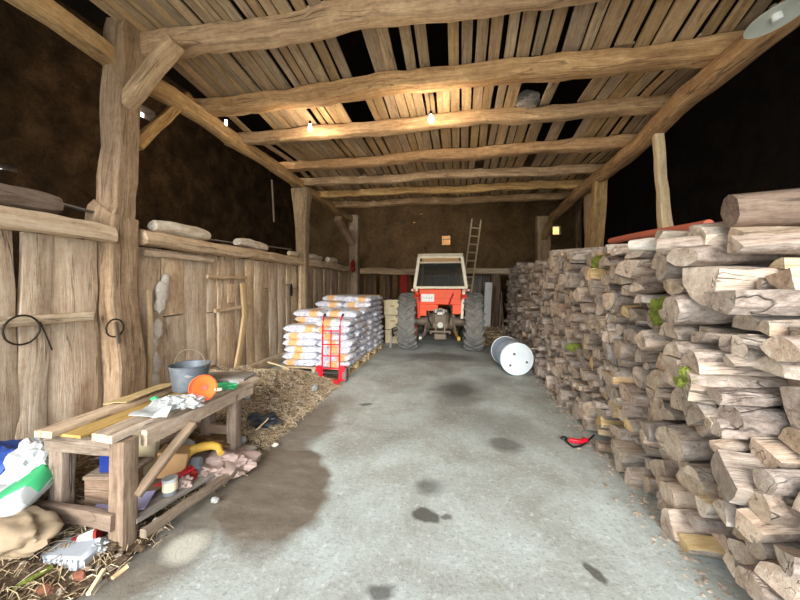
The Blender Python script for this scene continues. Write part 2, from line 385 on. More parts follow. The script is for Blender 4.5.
# ------------------------------------------------------------------ setting
XL, XR, YB = -3.6, 2.5, 14.0
def grid(x0, x1, y0, y1, nx, ny, z=0, amp=0.0, freq=1.0):
    mb = MB(); vs = []; fs = []
    for j in range(ny+1):
        for i in range(nx+1):
            p = Vector((x0+(x1-x0)*i/nx, y0+(y1-y0)*j/ny, z)); p.z += amp*noise.noise(p*freq); vs.append(p)
    for j in range(ny):
        for i in range(nx):
            a = j*(nx+1)+i; fs.append((a, a+1, a+nx+2, a+nx+1))
    mb.add(vs, fs); return mb
structure(grid(-7, 5, -1.2, YB+.2, 60, 76, 0, .012, 1.1).build('floor', 'floor', origin=(0, 0, 0)))
structure(grid(-30, 30, -40, -1.2, 4, 4, -.01).build('ground', 'yard', origin=(0, 0, 0)))
def wall_holes(fix, lo, hi, th, holes, axis):
    """a thick wall at axis=fix with square openings (a0, a1, z0, z1)"""
    mb = MB()
    As = sorted({lo[0], hi[0], *[h[0] for h in holes], *[h[1] for h in holes]}); Zs = sorted({lo[1], hi[1], *[h[2] for h in holes], *[h[3] for h in holes]})
    for a0, a1 in zip(As, As[1:]):
        for z0, z1 in zip(Zs, Zs[1:]):
            if any(h[0] <= a0 and a1 <= h[1] and h[2] <= z0 and z1 <= h[3] for h in holes): continue
            ca, cz = (a0+a1)/2, (z0+z1)/2
            if axis == 'x': mb.box((fix, ca, cz), (th, a1-a0, z1-z0), off=False)
            else: mb.box((ca, fix, cz), (a1-a0, th, z1-z0), off=False)
    return mb
def hole(px, py, w, h, **k):
    p = atX(px, py, k['X']) if 'X' in k else atY(px, py, k['Y'])
    a = p.y if 'X' in k else p.x
    return (a-w/2, a+w/2, p.z-h/2, p.z+h/2)
XO, XE = -6.6, 4.6
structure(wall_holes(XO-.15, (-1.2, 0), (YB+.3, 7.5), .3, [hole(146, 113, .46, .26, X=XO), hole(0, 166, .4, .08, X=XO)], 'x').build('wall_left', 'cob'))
win = hole(446, 240, .34, .4, Y=YB)
structure(wall_holes(YB+.15, (XO, 0), (XE, 9.5), .3, [win, hole(421, 213, .09, .09, Y=YB), hole(414, 222, .12, .07, Y=YB), hole(309, 258, .1, .07, Y=YB), hole(557, 230, .3, .34, Y=YB)], 'y').build('wall_back', 'backwall'))
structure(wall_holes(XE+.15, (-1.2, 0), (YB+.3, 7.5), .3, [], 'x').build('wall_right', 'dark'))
OPT = 3.65
fw = MB()
for (x0, x1, z0, z1) in ((XO, -4.3, 0, 7.5), (3.0, XE, 0, 7.5), (-4.3, 3.0, OPT, 7.5)): fw.box(((x0+x1)/2, -1.05, (z0+z1)/2), (x1-x0, .3, z1-z0))
structure(fw.build('wall_front', 'cob'))
rf = MB()
for sx, xe in ((-1, XO-.4), (1, XE+.4)):
    xm = -1.0; z0, z1 = 6.2, 9.4
    L = math.hypot(xe-xm, z1-z0); rf.box(((xe+xm)/2, YB/2-.6, (z0+z1)/2), (L, YB+2.4, .15), m=rot(0, math.atan2((z1-z0), (xe-xm))*(1 if sx > 0 else 1) if sx > 0 else math.atan2(-(z0-z1), (xe-xm)), 0))
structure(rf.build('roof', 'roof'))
wb = MB()
for k in range(1, 4): wb.box((win[0]+(win[1]-win[0])*k/4, YB+.02, (win[2]+win[3])/2), (.025, .03, win[3]-win[2]+.04))
wb.box(((win[0]+win[1])/2, YB+.02, (win[2]+win[3])/2+.03), (win[1]-win[0]+.04, .03, .025))
structure(wb.build('window_1', 'oak'))

structure(MB().box((-1, 18.5, 3), (16, .3, 6)).build('added_backdrop_wall', 'backdrop', origin=(-1, 18.5, 0)))  # added wall, gives the back openings a dim warm tone in place of sky
# ------------------------------------------------------------------ cross beams, plates, posts
BEAMS = [((135, 52), (802, -52), .215, 'nearest thick cross beam, joined to the big post by a brace'), ((204, 108), (728, 48), .2, 'second cross beam from the entrance, with a bulb hanging from it'),
         ((240, 140), (660, 104), .19, 'third cross beam from the entrance, in front of the hole in the planks'), ((285, 167), (628, 142), .18, 'fourth cross beam from the entrance'),
         ((302, 183), (595, 169), .18, 'fifth cross beam from the entrance'), ((318, 195), (580, 184), .17, 'sixth cross beam from the entrance, last but one'),
         ((332, 205), (562, 196), .17, 'innermost cross beam over the tractor, the seventh from the entrance')]
BL = []
for (l, r, d, lab) in BEAMS:
    p, q = atX(*l, XL), atX(*r, XR); v = (q-p).normalized()
    BL.append((p, q, d)); mb = MB()
    timber(mb, p-v*.25, q+v*(.2), d, d*.95, 40, .06, .16, .026)
    tag(mb.build('cross_beam', 'oak', sharp=24), 'rough timber '+lab if 'thick' not in lab else lab, 'beam', 'cross beams under the loft')
def ztop(x, y):
    zs = [(p.lerp(q, (x-p.x)/(q.x-p.x)), d) for p, q, d in BL]
    zs = [(w.y, w.z+d/2-.005) for w, d in zs]
    if y <= zs[0][0]: a, b = zs[0], zs[1]; return a[1]
    for a, b in zip(zs, zs[1:]):
        if y <= b[0]: return a[1]+(b[1]-a[1])*(y-a[0])/(b[0]-a[0])
    return zs[-1][1]
def ybeam(k, x):
    p, q, d = BL[k]; return p.lerp(q, (x-p.x)/(q.x-p.x)).y
# plates
mb = MB(); a, b = atX(250, 152, XL), atX(352, 221, XL); v = (b-a).normalized()
timber(mb, a+v*((-.9-a.y)/v.y), b+v*.3, .18, .18, 40, .05, .2, .025); tag(mb.build('wall_plate_beam', 'oak'), 'long timber running front to back over the plank partition', 'beam')
mb = MB(); a, b = atX(700, 90, XR), atX(556, 214, XR); v = (b-a).normalized()
timber(mb, a+v*((-.9-a.y)/v.y), b+v*.3, .24, .22, 40, .07, .25, .035); tag(mb.build('wall_plate_beam', 'oak'), 'crooked timber running front to back above the firewood stack', 'beam')
# ceiling planks: one continuous loft floor of loose boards with gaps
def ceiling():
    mb = MB(); x = -3.5
    holes = [(.78, 1.5, ybeam(1, 1.1)-.02, ybeam(2, 1.1)-.0)]+[(a, b, ybeam(k, a)-.02, ybeam(k+1, a)+.02) for a, b, k in ((-1.32, -1.08, 0), (-.75, -.62, 0), (-1.55, -1.35, 1), (-.9, -.8, 1), (-3.4, -3.0, 1), (1.62, 1.72, 2), (.3, .42, 3))]
    while x < 2.55:
        w = R.choice((.1, .12, .12, .13, .14, .17)) if x > -2 else R.choice((.09, .1, .11, .12))
        cuts = [-.85]; k = R.choice((1, 2))
        while k < 6: cuts.append(ybeam(k, x)+U(-.06, .06)); k += R.choice((1, 2, 2))
        cuts.append(ybeam(6, x)+U(.1, .25))
        for y0, y1 in zip(cuts, cuts[1:]):
            if R.random() < .04: continue
            segs = [(y0, y1)]
            for (hx0, hx1, hy0, hy1) in holes:
                if hx0 < x+w*.5 < hx1:
                    segs = [s for a, b in segs for s in ((a, min(b, hy0)), (max(a, hy1), b)) if s[1]-s[0] > .25]
            dx = U(-.02, .02); ww = w*U(.88, 1.0); tilt = U(-.1, .1); dz = U(.004, .012)
            for a, b in segs:
                n = max(3, int((b-a)/.4)); pts = []
                for i in range(n+1):
                    y = a+(b-a)*i/n; pts.append((x+ww/2+dx*(i/n-.5), y, ztop(x, y)+.014+dz))
                mb.sweep(pts, [(ww/2, -.011), (ww/2, .011), (-ww/2, .011), (-ww/2, -.011)], jit=.008, freq=3, twist=tilt*.4)
        g = R.random()
        x += w+(U(.002, .01) if (g < .6 and x < -.5) or g < .2 else U(.012, .04) if g < .94 else U(.05, .08))
    return mb
structure(ceiling().build('ceiling', 'plank', sharp=30))
# loose pieces on the loft seen through the hole
def loose(name, px, d, p0, p1, w, th, mat, label, cat='plank', **k):
    mb = MB(); mb.sweep(line_pts(p0, p1, 6, .01), rprof(w, th, .12), jit=.004); return tag(mb.build(name, mat), label, cat)
mb = MB(); mb.sweep(line_pts((1.12, ybeam(1, 1.1)+.3, ztop(1.12, 4.3)+.05), (1.12, ybeam(2, 1.1)+.15, ztop(1.12, 4.8)+.03), 6, 0), rprof(.12, .03, .12), jit=.004)
tag(mb.build('broken_plank', 'plank'), 'broken plank end poking through the large hole in the loft boards', 'plank')
mb = MB(); mb.blob((.9, ybeam(2, .9)-.08, ztop(.9, 4.6)+.08), (.16, .12, .11), jit=.3); tag(mb.build('rubble_lump', 'greywood'), 'pale rubble lump on the edge of the hole in the loft boards', 'rubble')

def post(label, stations, mat='post', name='timber_pillar', brk=None, n=14):
    """stations: (centre, width, depth) from bottom to top"""
    mb = MB(); pts = []; ws = []
    for (c0, w0, d0), (c1, w1, d1) in zip(stations, stations[1:]):
        c0, c1 = Vector(c0), Vector(c1); m = max(2, int((c1-c0).length/.15))
        for i in range(m): pts.append(c0.lerp(c1, i/m)); ws.append((w0+(w1-w0)*i/m, d0+(d1-d0)*i/m))
    pts.append(Vector(stations[-1][0])); ws.append(stations[-1][1:]); N = len(pts)-1
    mb.sweep(pts, rprof(1, 1, .09, .4), scale=lambda t: ws[round(t*N)], up=Vector((0, 1, 0)), jit=.018, freq=3.5)
    return tag(mb.build(name, mat, sharp=20), label, 'post', 'posts carrying the loft')
def P1(px, py): return atD(px, py, 3.63)
post('massive old timber post with a step halfway up, beside the workbench', [((-3.68, 3.1, 0), .46, .34), ((-3.63, 3.08, .7), .42, .33), (P1(111, 300), .37, .32), (P1(113, 222), .34, .31), (P1(114, 213), .335, .3), (P1(117, 209), .25, .24), (P1(121, 120), .25, .24), (P1(125, 36), .26, .24), (P1(126, 26), .25, .23)], n=20)
y2 = 7.25
post('timber post with flared head halfway along the plank partition', [((-3.52, y2, 0), .2, .2), ((-3.52, y2, 1.9), .2, .2), ((-3.53, y2, 2.4), .24, .22), ((-3.55, y2, 3.2), .3, .26), ((-3.56, y2, 3.75), .42, .28)])
post('timber post with curved foot brace at the inner end of the plank partition', [((-3.5, 11, 0), .3, .28), ((-3.5, 11, 2.6), .3, .28), ((-3.5, 11, 3.9), .34, .28)])
post('square timber post at the inner end of the firewood stack', [((2.45, 10.8, 0), .36, .3), ((2.45, 10.8, 3.6), .38, .3)], 'oak')
a = atX(594, 250, XR); b = atX(601, 172, XR)
post('thick debarked post standing in the firewood stack, beside the short bent pole', [((a.x, a.y, 0), .22, .2), (a, .24, .22), (b, .2, .2)], 'oak')
a = atX(666, 240, XR); b = atX(657, 122, XR)
post('slim pale pole between the firewood and the crooked timber', [((a.x+.05, a.y, 0), .13, .12), (a, .13, .12), (b, .095, .09)], 'pale')
a = atX(577, 250, 2.75); b = atX(578, 195, 2.75)
post('thin dark pole standing behind the debarked post', [((a.x, a.y, 0), .1, .1), (b, .09, .09)], 'oak_dark')
a = atX(588, 250, 2.6); b = atX(587, 188, 2.6)
post('short bent pole right beside the debarked post', [((a.x, a.y, 0), .11, .1), (a, .1, .1), (b, .12, .11)], 'oak')
def brace(p0, p1, w, h, label, mat='oak'):
    mb = MB(); timber(mb, p0, p1, w, h, 8, .02, .25, .015); return tag(mb.build('brace', mat), label, 'brace')
brace(atD(126, 106, 3.6), atD(176, 42, 3.42), .16, .14, 'short thick brace between the massive post and the first cross beam')
brace(atX(136, 146, -3.7), atX(188, 96, -3.6), .12, .12, 'diagonal brace behind the massive post under the long timber')
brace(atX(338, 218, XL+.05), (-3.52, 10.95, 2.9), .2, .16, 'curved brace from the innermost post up to the long timber')
brace(atX(553, 216, XR), (2.45, 10.7, 2.95), .2, .16, 'brace from the dark inner post to the crooked timber')
# ------------------------------------------------------------------ plank partition in three bays
def partition(y0, y1, label, seed, splits):
    r = random.Random(seed); t = thing('plank_partition', label, 'partition', (XL, (y0+y1)/2, 0), group='plank partition bays')
    mb = MB(); y = y0; xs = XL-.02
    while y < y1-.05:
        w = min(r.uniform(.2, .46), y1-y)
        if y1-y-w < .15: w = y1-y
        x = xs+r.uniform(-.015, .015); lean = r.uniform(-.03, .03)
        parts = [(0.02, 2.0)]
        if r.random() < splits: m = r.uniform(1.1, 1.75); parts = [(0.02, m-.008), (m+.008, 2.0)]
        for z0, z1 in parts:
            n = 8; pts = [(x+r.uniform(-.006, .006), y+w/2+lean*(z-1), z) for z in (z0+(z1-z0)*i/n for i in range(n+1))]
            mb.sweep(pts, rprof((w-.004), .045, .15, .4), up=Vector((1, 0, 0)), jit=.012, freq=2.6)
        y += w
    mb.build('boards', 'board', t)
    return t
pa = partition(-.6, 2.86, 'plank partition bay in front of the massive post, hung with a wire hoop', 3, .15)
pb = partition(3.3, 7.14, 'plank partition bay between the massive post and the flared post', 9, .4)
pc = partition(7.36, 10.85, 'far plank partition bay behind the stacked pellet bags', 5, .1)
def rail(t, p0, p1, w, h, name='rail', mat='board', wob=.04, label=None, jit=.02):
    mb = MB(); timber(mb, p0, p1, w, h, 20, wob, .3, jit); o = mb.build(name, mat, t)
    if label: o['label'] = label
rail(pa, (-3.52, -.6, 2.08), (-3.5, 2.9, 2.08), .16, .17, 'top_rail', 'board')
rail(pa, (-3.545, -.6, 1.28), atX(92, 316, -3.545), .05, .085, 'cross_rail', wob=.01, jit=.006)
rail(pb, (-3.53, 3.25, 2.1), (-3.53, 7.2, 2.08), .2, .17, 'top_rail', 'board')
rail(pb, (-3.55, 3.3, 1.93), (-3.55, 4.4, 1.92), .04, .07, 'cross_rail', wob=.01, jit=.006)
rail(pb, (-3.55, 4.3, 1.68), (-3.55, 5.2, 1.68), .04, .05, 'cross_rail', wob=.01, jit=.006)
rail(pb, (-3.55, 4.45, 1.18), (-3.55, 5.3, 1.2), .04, .05, 'cross_rail', wob=.01, jit=.006)
rail(pb, (-3.54, 4.2, .1), (-3.54, 7.2, .1), .08, .18, 'foot_rail', wob=.01)
rail(pc, (-3.53, 7.3, 2.08), (-3.53, 11, 2.06), .18, .17, 'top_rail', 'board')
mb = MB(); c = atX(244, 320, -3.53)
mb.sweep([atX(236, 372, -3.54), atX(241, 345, -3.53), atX(245, 315, -3.53), atX(243, 283, -3.53)], rprof(.13, .04, .2), up=Vector((1, 0, 0)), jit=.01)
mb.build('batten', 'pale', pb)
mb = MB(); mb.sweep([atX(300, 340, -3.53), atX(301, 280, -3.53), atX(301, 262, -3.53)], rprof(.1, .05, .2), up=Vector((1, 0, 0)), jit=.01); mb.build('batten', 'board', pb)
mb = MB()
for (px, py, s) in ((163, 292, .11), (160, 305, .09), (157, 330, .1), (155, 362, .12), (152, 345, .08), (155, 382, .1), (166, 280, .07)):
    mb.blob(atX(px, py, -3.56), (.03, s*.8, s*1.2), sub=2, jit=.5)
mb.build('plaster_patch', 'plaster', pb)
mb = MB(); mb.sweep([atX(148, 398, -3.535), atX(150, 330, -3.535), atX(149, 290, -3.535)], rprof(.055, .04, .2), up=Vector((1, 0, 0)), jit=.006); mb.build('batten', 'pale', pb)
for (y, z, w) in ((4.9, 1.45, .16),): 
    mb = MB(); mb.box((-3.565, 4.85, 1.43), (.02, .2, .3), bev=.006); mb.build('patch_board', 'board', pb)
mb = MB(); c = atX(291, 290, -3.565); mb.lathe([(.0, 0), (.1, 0), (.1, .02), (0, .02)], 20, Matrix.Translation(c) @ rot(0, PI/2, 0) @ Matrix.Diagonal((1.35, .42, 1, 1))); mb.build('slot_hole', 'blackplastic', pb)
# hoops and tools on the partition
def hoop(px, py, rad, label, X=-3.5, r=.008):
    c = atX(px, py, X); mb = MB()
    mb.tube([c+Vector((U(-.004, .004), math.cos(a)*rad, math.sin(a)*rad*1.0)) for a in (2*PI*i/40 for i in range(40))], r, 8, closed=True, up=Vector((1, 0, 0)))
    return tag(mb.build('wire_hoop', 'darkiron'), label, 'hoop')
hoop(22, 330, .118, 'large dark wire hoop hung on the first partition bay')
hoop(115, 328, .088, 'small dark hoop hung on the massive post', X=-3.42)
mb = MB(); c = atX(116, 330, -3.41); mb.sweep([c+Vector((0, 0, .08)), c+Vector((0, .02, -.08)), c+Vector((0, .03, -.14))], rprof(.035, .015, .2), up=Vector((1, 0, 0))); tag(mb.build('iron_bar', 'iron'), 'short iron bar hanging inside the small hoop on the massive post', 'tool')
mb = MB(); mb.tube([atX(40, 322, -3.5), atX(46, 335, -3.5), atX(52, 350, -3.5)], .006, 6); tag(mb.build('wire', 'darkiron'), 'bent wire end trailing from the large wire hoop', 'wire')
# lumps on the partition's top rail
def toplog(p0, p1, r, label, mat='whitelog', name='log'):
    mb = MB(); prof = [(math.cos(2*PI*i/10)*r*U(.85, 1.1), math.sin(2*PI*i/10)*r*U(.8, 1.05)) for i in range(10)]
    mb.sweep(line_pts(p0, p1, 8, .015), prof, jit=.02, freq=5, scale=lambda t: .8+.2*min(1, 8*t, 8*(1-t)), capmi=0); return tag(mb.build(name, mat), label, 'log')
Z0 = 2.17
toplog((-3.6, 1.55, 2.26), (-3.6, 2.5, 2.27), .11, 'weathered log lying on the top rail before the massive post', 'bench')
toplog((-3.55, 3.42, Z0+.09), (-3.55, 4.3, Z0+.09), .085, 'whitewashed log on the top rail just behind the massive post')
toplog((-3.55, 4.95, Z0+.085), (-3.55, 5.75, Z0+.075), .08, 'second whitewashed log, midway along the top rail')
toplog((-3.55, 6.65, Z0+.06), (-3.55, 7.0, Z0+.06), .06, 'short whitened chunk on the rail before the flared post')
toplog((-3.55, 7.6, Z0+.08), (-3.55, 8.3, Z0+.08), .08, 'whitened chunk on the rail just behind the flared post')
toplog((-3.55, 8.75, Z0+.08), (-3.55, 9.4, Z0+.08), .085, 'farthest whitened chunk on the partition rail')
for (a, b, lab) in (((-3.75, 1.6, 2.4), (-3.72, 3.0, 2.3), 'thin bare lath leaning over the rail towards the massive post'), ((-3.72, 4.0, 2.22), (-3.75, 7.1, 2.36), 'long thin lath lying along the rail of the middle bay'), ((-3.75, 7.4, 2.3), (-3.7, 10.8, 2.22), 'long lath lying along the rail of the far bay')):
    mb = MB(); mb.sweep(line_pts(a, b, 8, .02), rprof(.06, .02, .2)); tag(mb.build('lath', 'greywood'), lab, 'lath')
mb = MB(); mb.blob(atX(353, 266, -3.35), (.06, .16, .2), sub=3, jit=.4); tag(mb.build('red_rag', 'rag'), 'red rag hung on the innermost post of the partition', 'rag')
mb = MB(); mb.tube([atX(272, 180, -3.7), atX(274, 222, -3.7)], .02, 8); tag(mb.build('hanging_rod', 'iron'), 'thin rod hanging from the loft above the partition', 'rod')
# ------------------------------------------------------------------ bulbs and lamp
def bulb(px, py, d, label, cordtop, r=.035, watts=0):
    c = atD(px, py, d); t = thing('light_bulb', label, 'bulb', c+Vector((0, 0, .05)))
    mb = MB(); mb.lathe([(0, -.05), (.02, -.046), (r, -.015), (r, .01), (.018, .045), (.014, .06)], 16, Matrix.Translation(c)); mb.build('glass', 'bulb', t)
    mb = MB(); mb.lathe([(0, .1), (.018, .1), (.018, .055), (.0, .055)], 12, Matrix.Translation(c)); mb.build('socket', 'blackplastic', t)
    mb = MB(); mb.tube(line_pts(c+Vector((0, 0, .1)), cordtop, 6, .006), .004, 6); mb.build('cord', 'blackplastic', t)
    if watts:
        ll = bpy.data.lights.new('bulb_light', 'POINT'); ll.energy = watts; ll.color = (1, .8, .55); ll.shadow_soft_size = .04
        lo = bpy.data.objects.new('bulb_light', ll); COL.objects.link(lo); lo.parent = t; lo.location = (0, 0, -.15)
    return t
bulb(431, 119, 4.35, 'bare glowing bulb hanging on a cord from the second cross beam', Vector(atD(427, 82, 4.3)), watts=20)
bulb(310, 128, 4.9, 'small glowing bulb just above the third cross beam', Vector(atD(309, 121, 4.9)), .024, watts=11)
c = atD(777, 17, 2.4)
t = thing('enamel_lamp_shade', 'white enamel lamp shade fixed under the crooked timber', 'lamp', c, rx=-.1, ry=-.2)
mb = MB(); mb.lathe([(.0, .03), (.05, .03), (.17, .0), (.175, -.006), (.168, -.006), (.05, .018), (0, .02)], 32); mb.build('shade', 'enamel', t, local=True)
mb = MB(); mb.lathe([(0, .02), (.03, .02), (.03, -.03), (.0, -.035)], 12); mb.build('socket', 'white', t, local=True)
mb = MB(); mb.lathe([(0, .03), (.022, .03), (.022, .09), (0, .09)], 12); mb.build('bracket', 'iron', t, local=True)
bb = bulb(226, 123, 6.2, 'small lit bulb half hidden behind the long timber above the partition', Vector(atD(226, 108, 6.2)), .024, watts=20)
# wire and cobwebbed bracket hanging from the first beam
mb = MB(); c = atD(340, 12, 3.35)
for k in range(5): mb.tube([c+Vector((U(-.1, .1), U(-.05, .05), .12)), c+Vector((U(-.08, .08), -.03, -.02)), c+Vector((U(-.1, .1), -.02, -.08))], .008, 6)
tag(mb.build('tangled_wire', 'darkiron'), 'tangle of old wire hanging on the first cross beam', 'wire')

# ------------------------------------------------------------------ firewood stack
def log_profile(r):
    """outline of a log end in a unit cell, with a bark flag per edge"""
    kind = r.choice(('round', 'half', 'quarter', 'quarter', 'slab', 'half'))
    if kind == 'round':
        pts = [(math.cos(2*PI*i/9)*r.uniform(.42, .52), math.sin(2*PI*i/9)*r.uniform(.42, .52)) for i in range(9)]; bark = [1]*9
    elif kind == 'half':
        pts = [(-.52, -.3), (.52, -.3)]+[(math.cos(PI*i/5)*r.uniform(.44, .54), -.3+math.sin(PI*i/5)*r.uniform(.62, .78)) for i in range(1, 5)]; bark = [0, 1, 1, 1, 1, 1]
        bark[1] = r.choice((0, 1))
    elif kind == 'quarter':
        pts = [(-.5+r.uniform(-.05, .1), -.45+r.uniform(-.05, .05)), (.5, -.42+r.uniform(-.05, .15)), (.4, .05), (.1, .38), (-.25, .52), (-.48, .5)]; bark = [0, 1, 1, 1, 0, 0]
    else:
        pts = [(-.52, -.38), (.5, -.5+r.uniform(0, .2)), (.55, .2), (.3, .46), (-.3, .5), (-.5, .3)]; bark = [0, 0, 1, 0, 0, 1]
    if r.random() < .5: pts = [(-a, b) for a, b in pts][::-1]; bark = bark[:-1][::-1]+[bark[-1]]
    if r.random() < .4: pts = [(-a, -b) for a, b in pts]
    cx = (max(p[0] for p in pts)+min(p[0] for p in pts))/2; cy = (max(p[1] for p in pts)+min(p[1] for p in pts))/2
    return [(a-cx, b-cy) for a, b in pts], bark, kind
RL = random.Random(21)
def ymin(z): return 1.1+.62*z-.03*z*z if z < 1.95 else 2.25
def ztopp(y): return (1.82 if y < 2.6 else 1.9 if y < 4.5 else 1.93+.02*(y-4.5))+.07*noise.noise(Vector((y*1.7, 3.1, 0)))
# drop logs one by one onto the lowest part of a skyline, as a stacker does
RES = .01; N_ = int(10.9/RES); sky = [0.0]*N_; crs = [0]*N_; cells = []
def lim(y): return ztopp(y) if y > 2.35 else max(0.0, min(ztopp(y), (y-1.0)/.66))
for k in range(N_): sky[k] = 0 if k*RES > 1.0 else 99
while True:
    k0 = None; bz = 9
    for _ in range(60):
        k = RL.randrange(int(1.0/RES), int(10.6/RES))
        if sky[k]+.05 < lim(k*RES) and sky[k] < bz: bz, k0 = sky[k], k
    if k0 is None:
        k0 = next((k for k in range(int(1.0/RES), int(10.6/RES)) if sky[k]+.05 < lim(k*RES)), None)
        if k0 is None: break
    s = RL.choice((.085, .105, .125, .14, .165, .2)) if k0*RES < 3.4 else RL.choice((.08, .1, .12, .14, .165))
    w, h = s*RL.uniform(.9, 1.5), s*RL.uniform(.7, 1.05)
    l = k0
    while l > 0 and sky[l-1] < bz+.035 and (k0-l)*RES < w: l -= 1
    r_ = min(N_-1, l+int(w/RES))
    seg = sky[l:r_]
    if not seg or max(seg) > 50: sky[k0] += .05; continue
    base = .72*max(seg)+.28*min(seg) if max(seg)-min(seg) < .09 else None
    if base is None:
        r_ = l
        while r_ < N_-1 and sky[r_] < bz+.09: r_ += 1
        r_ = min(r_, l+int(w/RES)); w = (r_-l)*RES
        if w < .055:
            for q in range(l, r_+1): sky[q] = max(sky[q], bz+.05)
            continue
        h = min(h, w*1.2); seg = sky[l:r_]; base = .72*max(seg)+.28*min(seg)
    cc_ = 1+max(crs[l:r_])
    for q in range(l, r_): sky[q] = base+h*.94; crs[q] = cc_
    cells.append([cc_, 0, l*RES, base, w, h])
cells = [q for q in cells if q[3]+q[5] < lim(q[2])+.16]
cells.sort(key=lambda q: q[2])
cnt = {}
for q in cells: cnt[q[0]] = cnt.get(q[0], 0)+1; q[1] = cnt[q[0]]
cells.sort(key=lambda q: q[2]+.25*q[3])
print('LOGS', len(cells), max(cnt))
NIND = 296
far = MB(); LOGS = []
FARM = ['split', 'bark', 'logend']
TONE = {0: 'grey-brown', 1: 'honey-coloured'}
for n, (row, idx, y, z, w, h) in enumerate(cells):
    prof, bark, kind = log_profile(RL); near = n < NIND; endrow = y < 1.5+.6*z
    L = RL.uniform(1.0, 1.2)+(.25 if endrow else 0)
    xf = 1.34+.07*z+RL.uniform(-.08, .13)+(.0 if z > .3 else -.0)
    if endrow and z > .7: xf += RL.uniform(-.05, .25)
    yaw, pit = RL.gauss(0, .09)*(1.4 if endrow else 1), RL.gauss(0, .03)
    c0 = Vector((xf, y+w/2, z+h/2)); d = Vector((math.cos(yaw)*math.cos(pit), math.sin(yaw)*math.cos(pit), math.sin(pit)))
    if row == 1: d.z = 0
    mb = MB() if near else far; sw, sh = w*RL.uniform(.98, 1.12), h*RL.uniform(1.0, 1.22); ro = RL.gauss(0, .3)
    P_ = [((a*math.cos(ro)-b*math.sin(ro))*sw, (a*math.sin(ro)+b*math.cos(ro))*sh) for a, b in prof]; bend = RL.uniform(-.02, .02); nn = 10 if near else 3
    if near:   # finer outline
        Q = []; B2 = []
        for k in range(len(P_)):
            a, b = P_[k], P_[(k+1) % len(P_)]; Q += [a, ((a[0]+b[0])/2*1.02, (a[1]+b[1])/2*1.02)]; B2 += [bark[k], bark[k]]
        P_, bark = Q, B2
    pts = [c0+d*(L*i/nn)+Vector((0, bend*math.sin(PI*i/nn), bend*.6*math.sin(PI*i/nn))) for i in range(nn+1)]
    taper = RL.uniform(-.12, .12)
    mb.sweep(pts, P_, jit=.018 if near else .02, freq=6 if near else 6, pmi=bark, capmi=2, scale=lambda t: (1+taper*t)*(.93 if t == 0 else 1), twist=RL.uniform(-.25, .25))
    if near:
        honey = RL.random() < .07
        o = mb.build('firewood_log', ['honey' if honey else 'split', 'bark', 'honey' if honey and RL.random() < .5 else 'logend'], origin=c0, sharp=28)
        kname = {'round': 'round', 'half': 'half-round', 'quarter': 'wedge-shaped', 'slab': 'flat split'}[kind]
        tag(o, f"{TONE[honey]} {kname} log, {ordinal(idx)} from the stack's near end, {ordinal(row)} layer up", 'log', 'logs in the firewood stack')
        LOGS.append((o, c0, w, h, d, L))
tag(far.build('firewood_stack', FARM, sharp=30), 'far part of the long firewood stack, split log ends facing the aisle', 'firewood', None, 'stuff')
# moss on single logs
def moss(px, py, s, n=3):
    best = min(LOGS, key=lambda q: (project(q[1])[0]-px)**2+(project(q[1])[1]-py)**2) if px < 720 else None
    if best is None:
        best = min(LOGS, key=lambda q: (project(q[1]+q[4]*.3)[0]-px)**2+(project(q[1]+q[4]*.3)[1]-py)**2)
    o, c, w, h, d, L = best; k = 0 if px < 720 else .3
    mb = MB()
    for _ in range(n):
        mb.blob(c+d*(k+U(-.05, .03))+Vector((0, U(-.35, .3)*w if k == 0 else -w*.5, U(-.1, .5)*h)), (s*U(.6, 1), s*U(.6, 1.1), s*U(.5, .8)), sub=3, jit=.6, freq=5)
    mb.build('moss', 'moss', o)
    o['label'] = 'mossy '+o['label']
moss(676, 318, .085, 6); moss(602, 268, .12, 5); moss(756, 432, .06, 5); moss(806, 410, .06, 5); moss(745, 355, .035, 3); moss(577, 352, .06, 4); moss(694, 385, .04, 3)
def biglog(p0, p1, r, label, mats=('split', 'bark', 'logend'), name='log', flat=False, n=10, jit=.02, taper=0, wob=.02):
    mb = MB(); prof = [(math.cos(2*PI*i/12)*r*U(.9, 1.08), math.sin(2*PI*i/12)*r*U(.88, 1.05)*(.55 if flat else 1)) for i in range(12)]
    mb.sweep(line_pts(p0, p1, n, wob), prof, pmi=[1]*12, capmi=2, jit=jit, freq=5, scale=lambda t: (1+taper*t)*(.9 if t in (0, 1) else 1), mi=1)
    return tag(mb.build(name, list(mats), sharp=45), label, 'log')
zt = 1.95
biglog((1.6, 2.36, zt+.06), (2.9, 2.18, zt+.1), .105, 'thick sawn round log lying on top of the stack at its near end', ('bench', 'bench', 'bench'), jit=.012)
biglog((1.38, 3.1, 1.88), (2.45, 2.2, 1.9), .06, 'long pale debarked pole lying slantwise on top of the firewood', ('honey', 'whitelog', 'honey'), taper=-.1, wob=.05)
biglog((1.34, 2.62, 1.84), (2.4, 2.08, 1.85), .05, 'thin grey pole beneath the pale pole on the firewood', ('split', 'split', 'logend'), taper=.1)
biglog((1.75, 2.5, 1.9), (2.75, 2.3, 1.88), .045, 'split grey rail tucked under the thick round log', ('split', 'greywood', 'logend'), flat=True)
for (a, b, lab) in (((2.0, 5.0, 2.15), (2.02, 3.2, 2.06), 'long orange plastic pipe on top of the firewood behind the slim pole'), ((2.15, 4.2, 2.1), (2.1, 2.75, 2.04), 'shorter orange pipe end close to the thick round log')):
    mb = MB(); n = 40; mb.tube(line_pts(a, b, n, .04, .5), lambda t: .042+.004*math.sin(t*n*PI), 12); tag(mb.build('plastic_pipe', 'pipe'), lab, 'pipe')
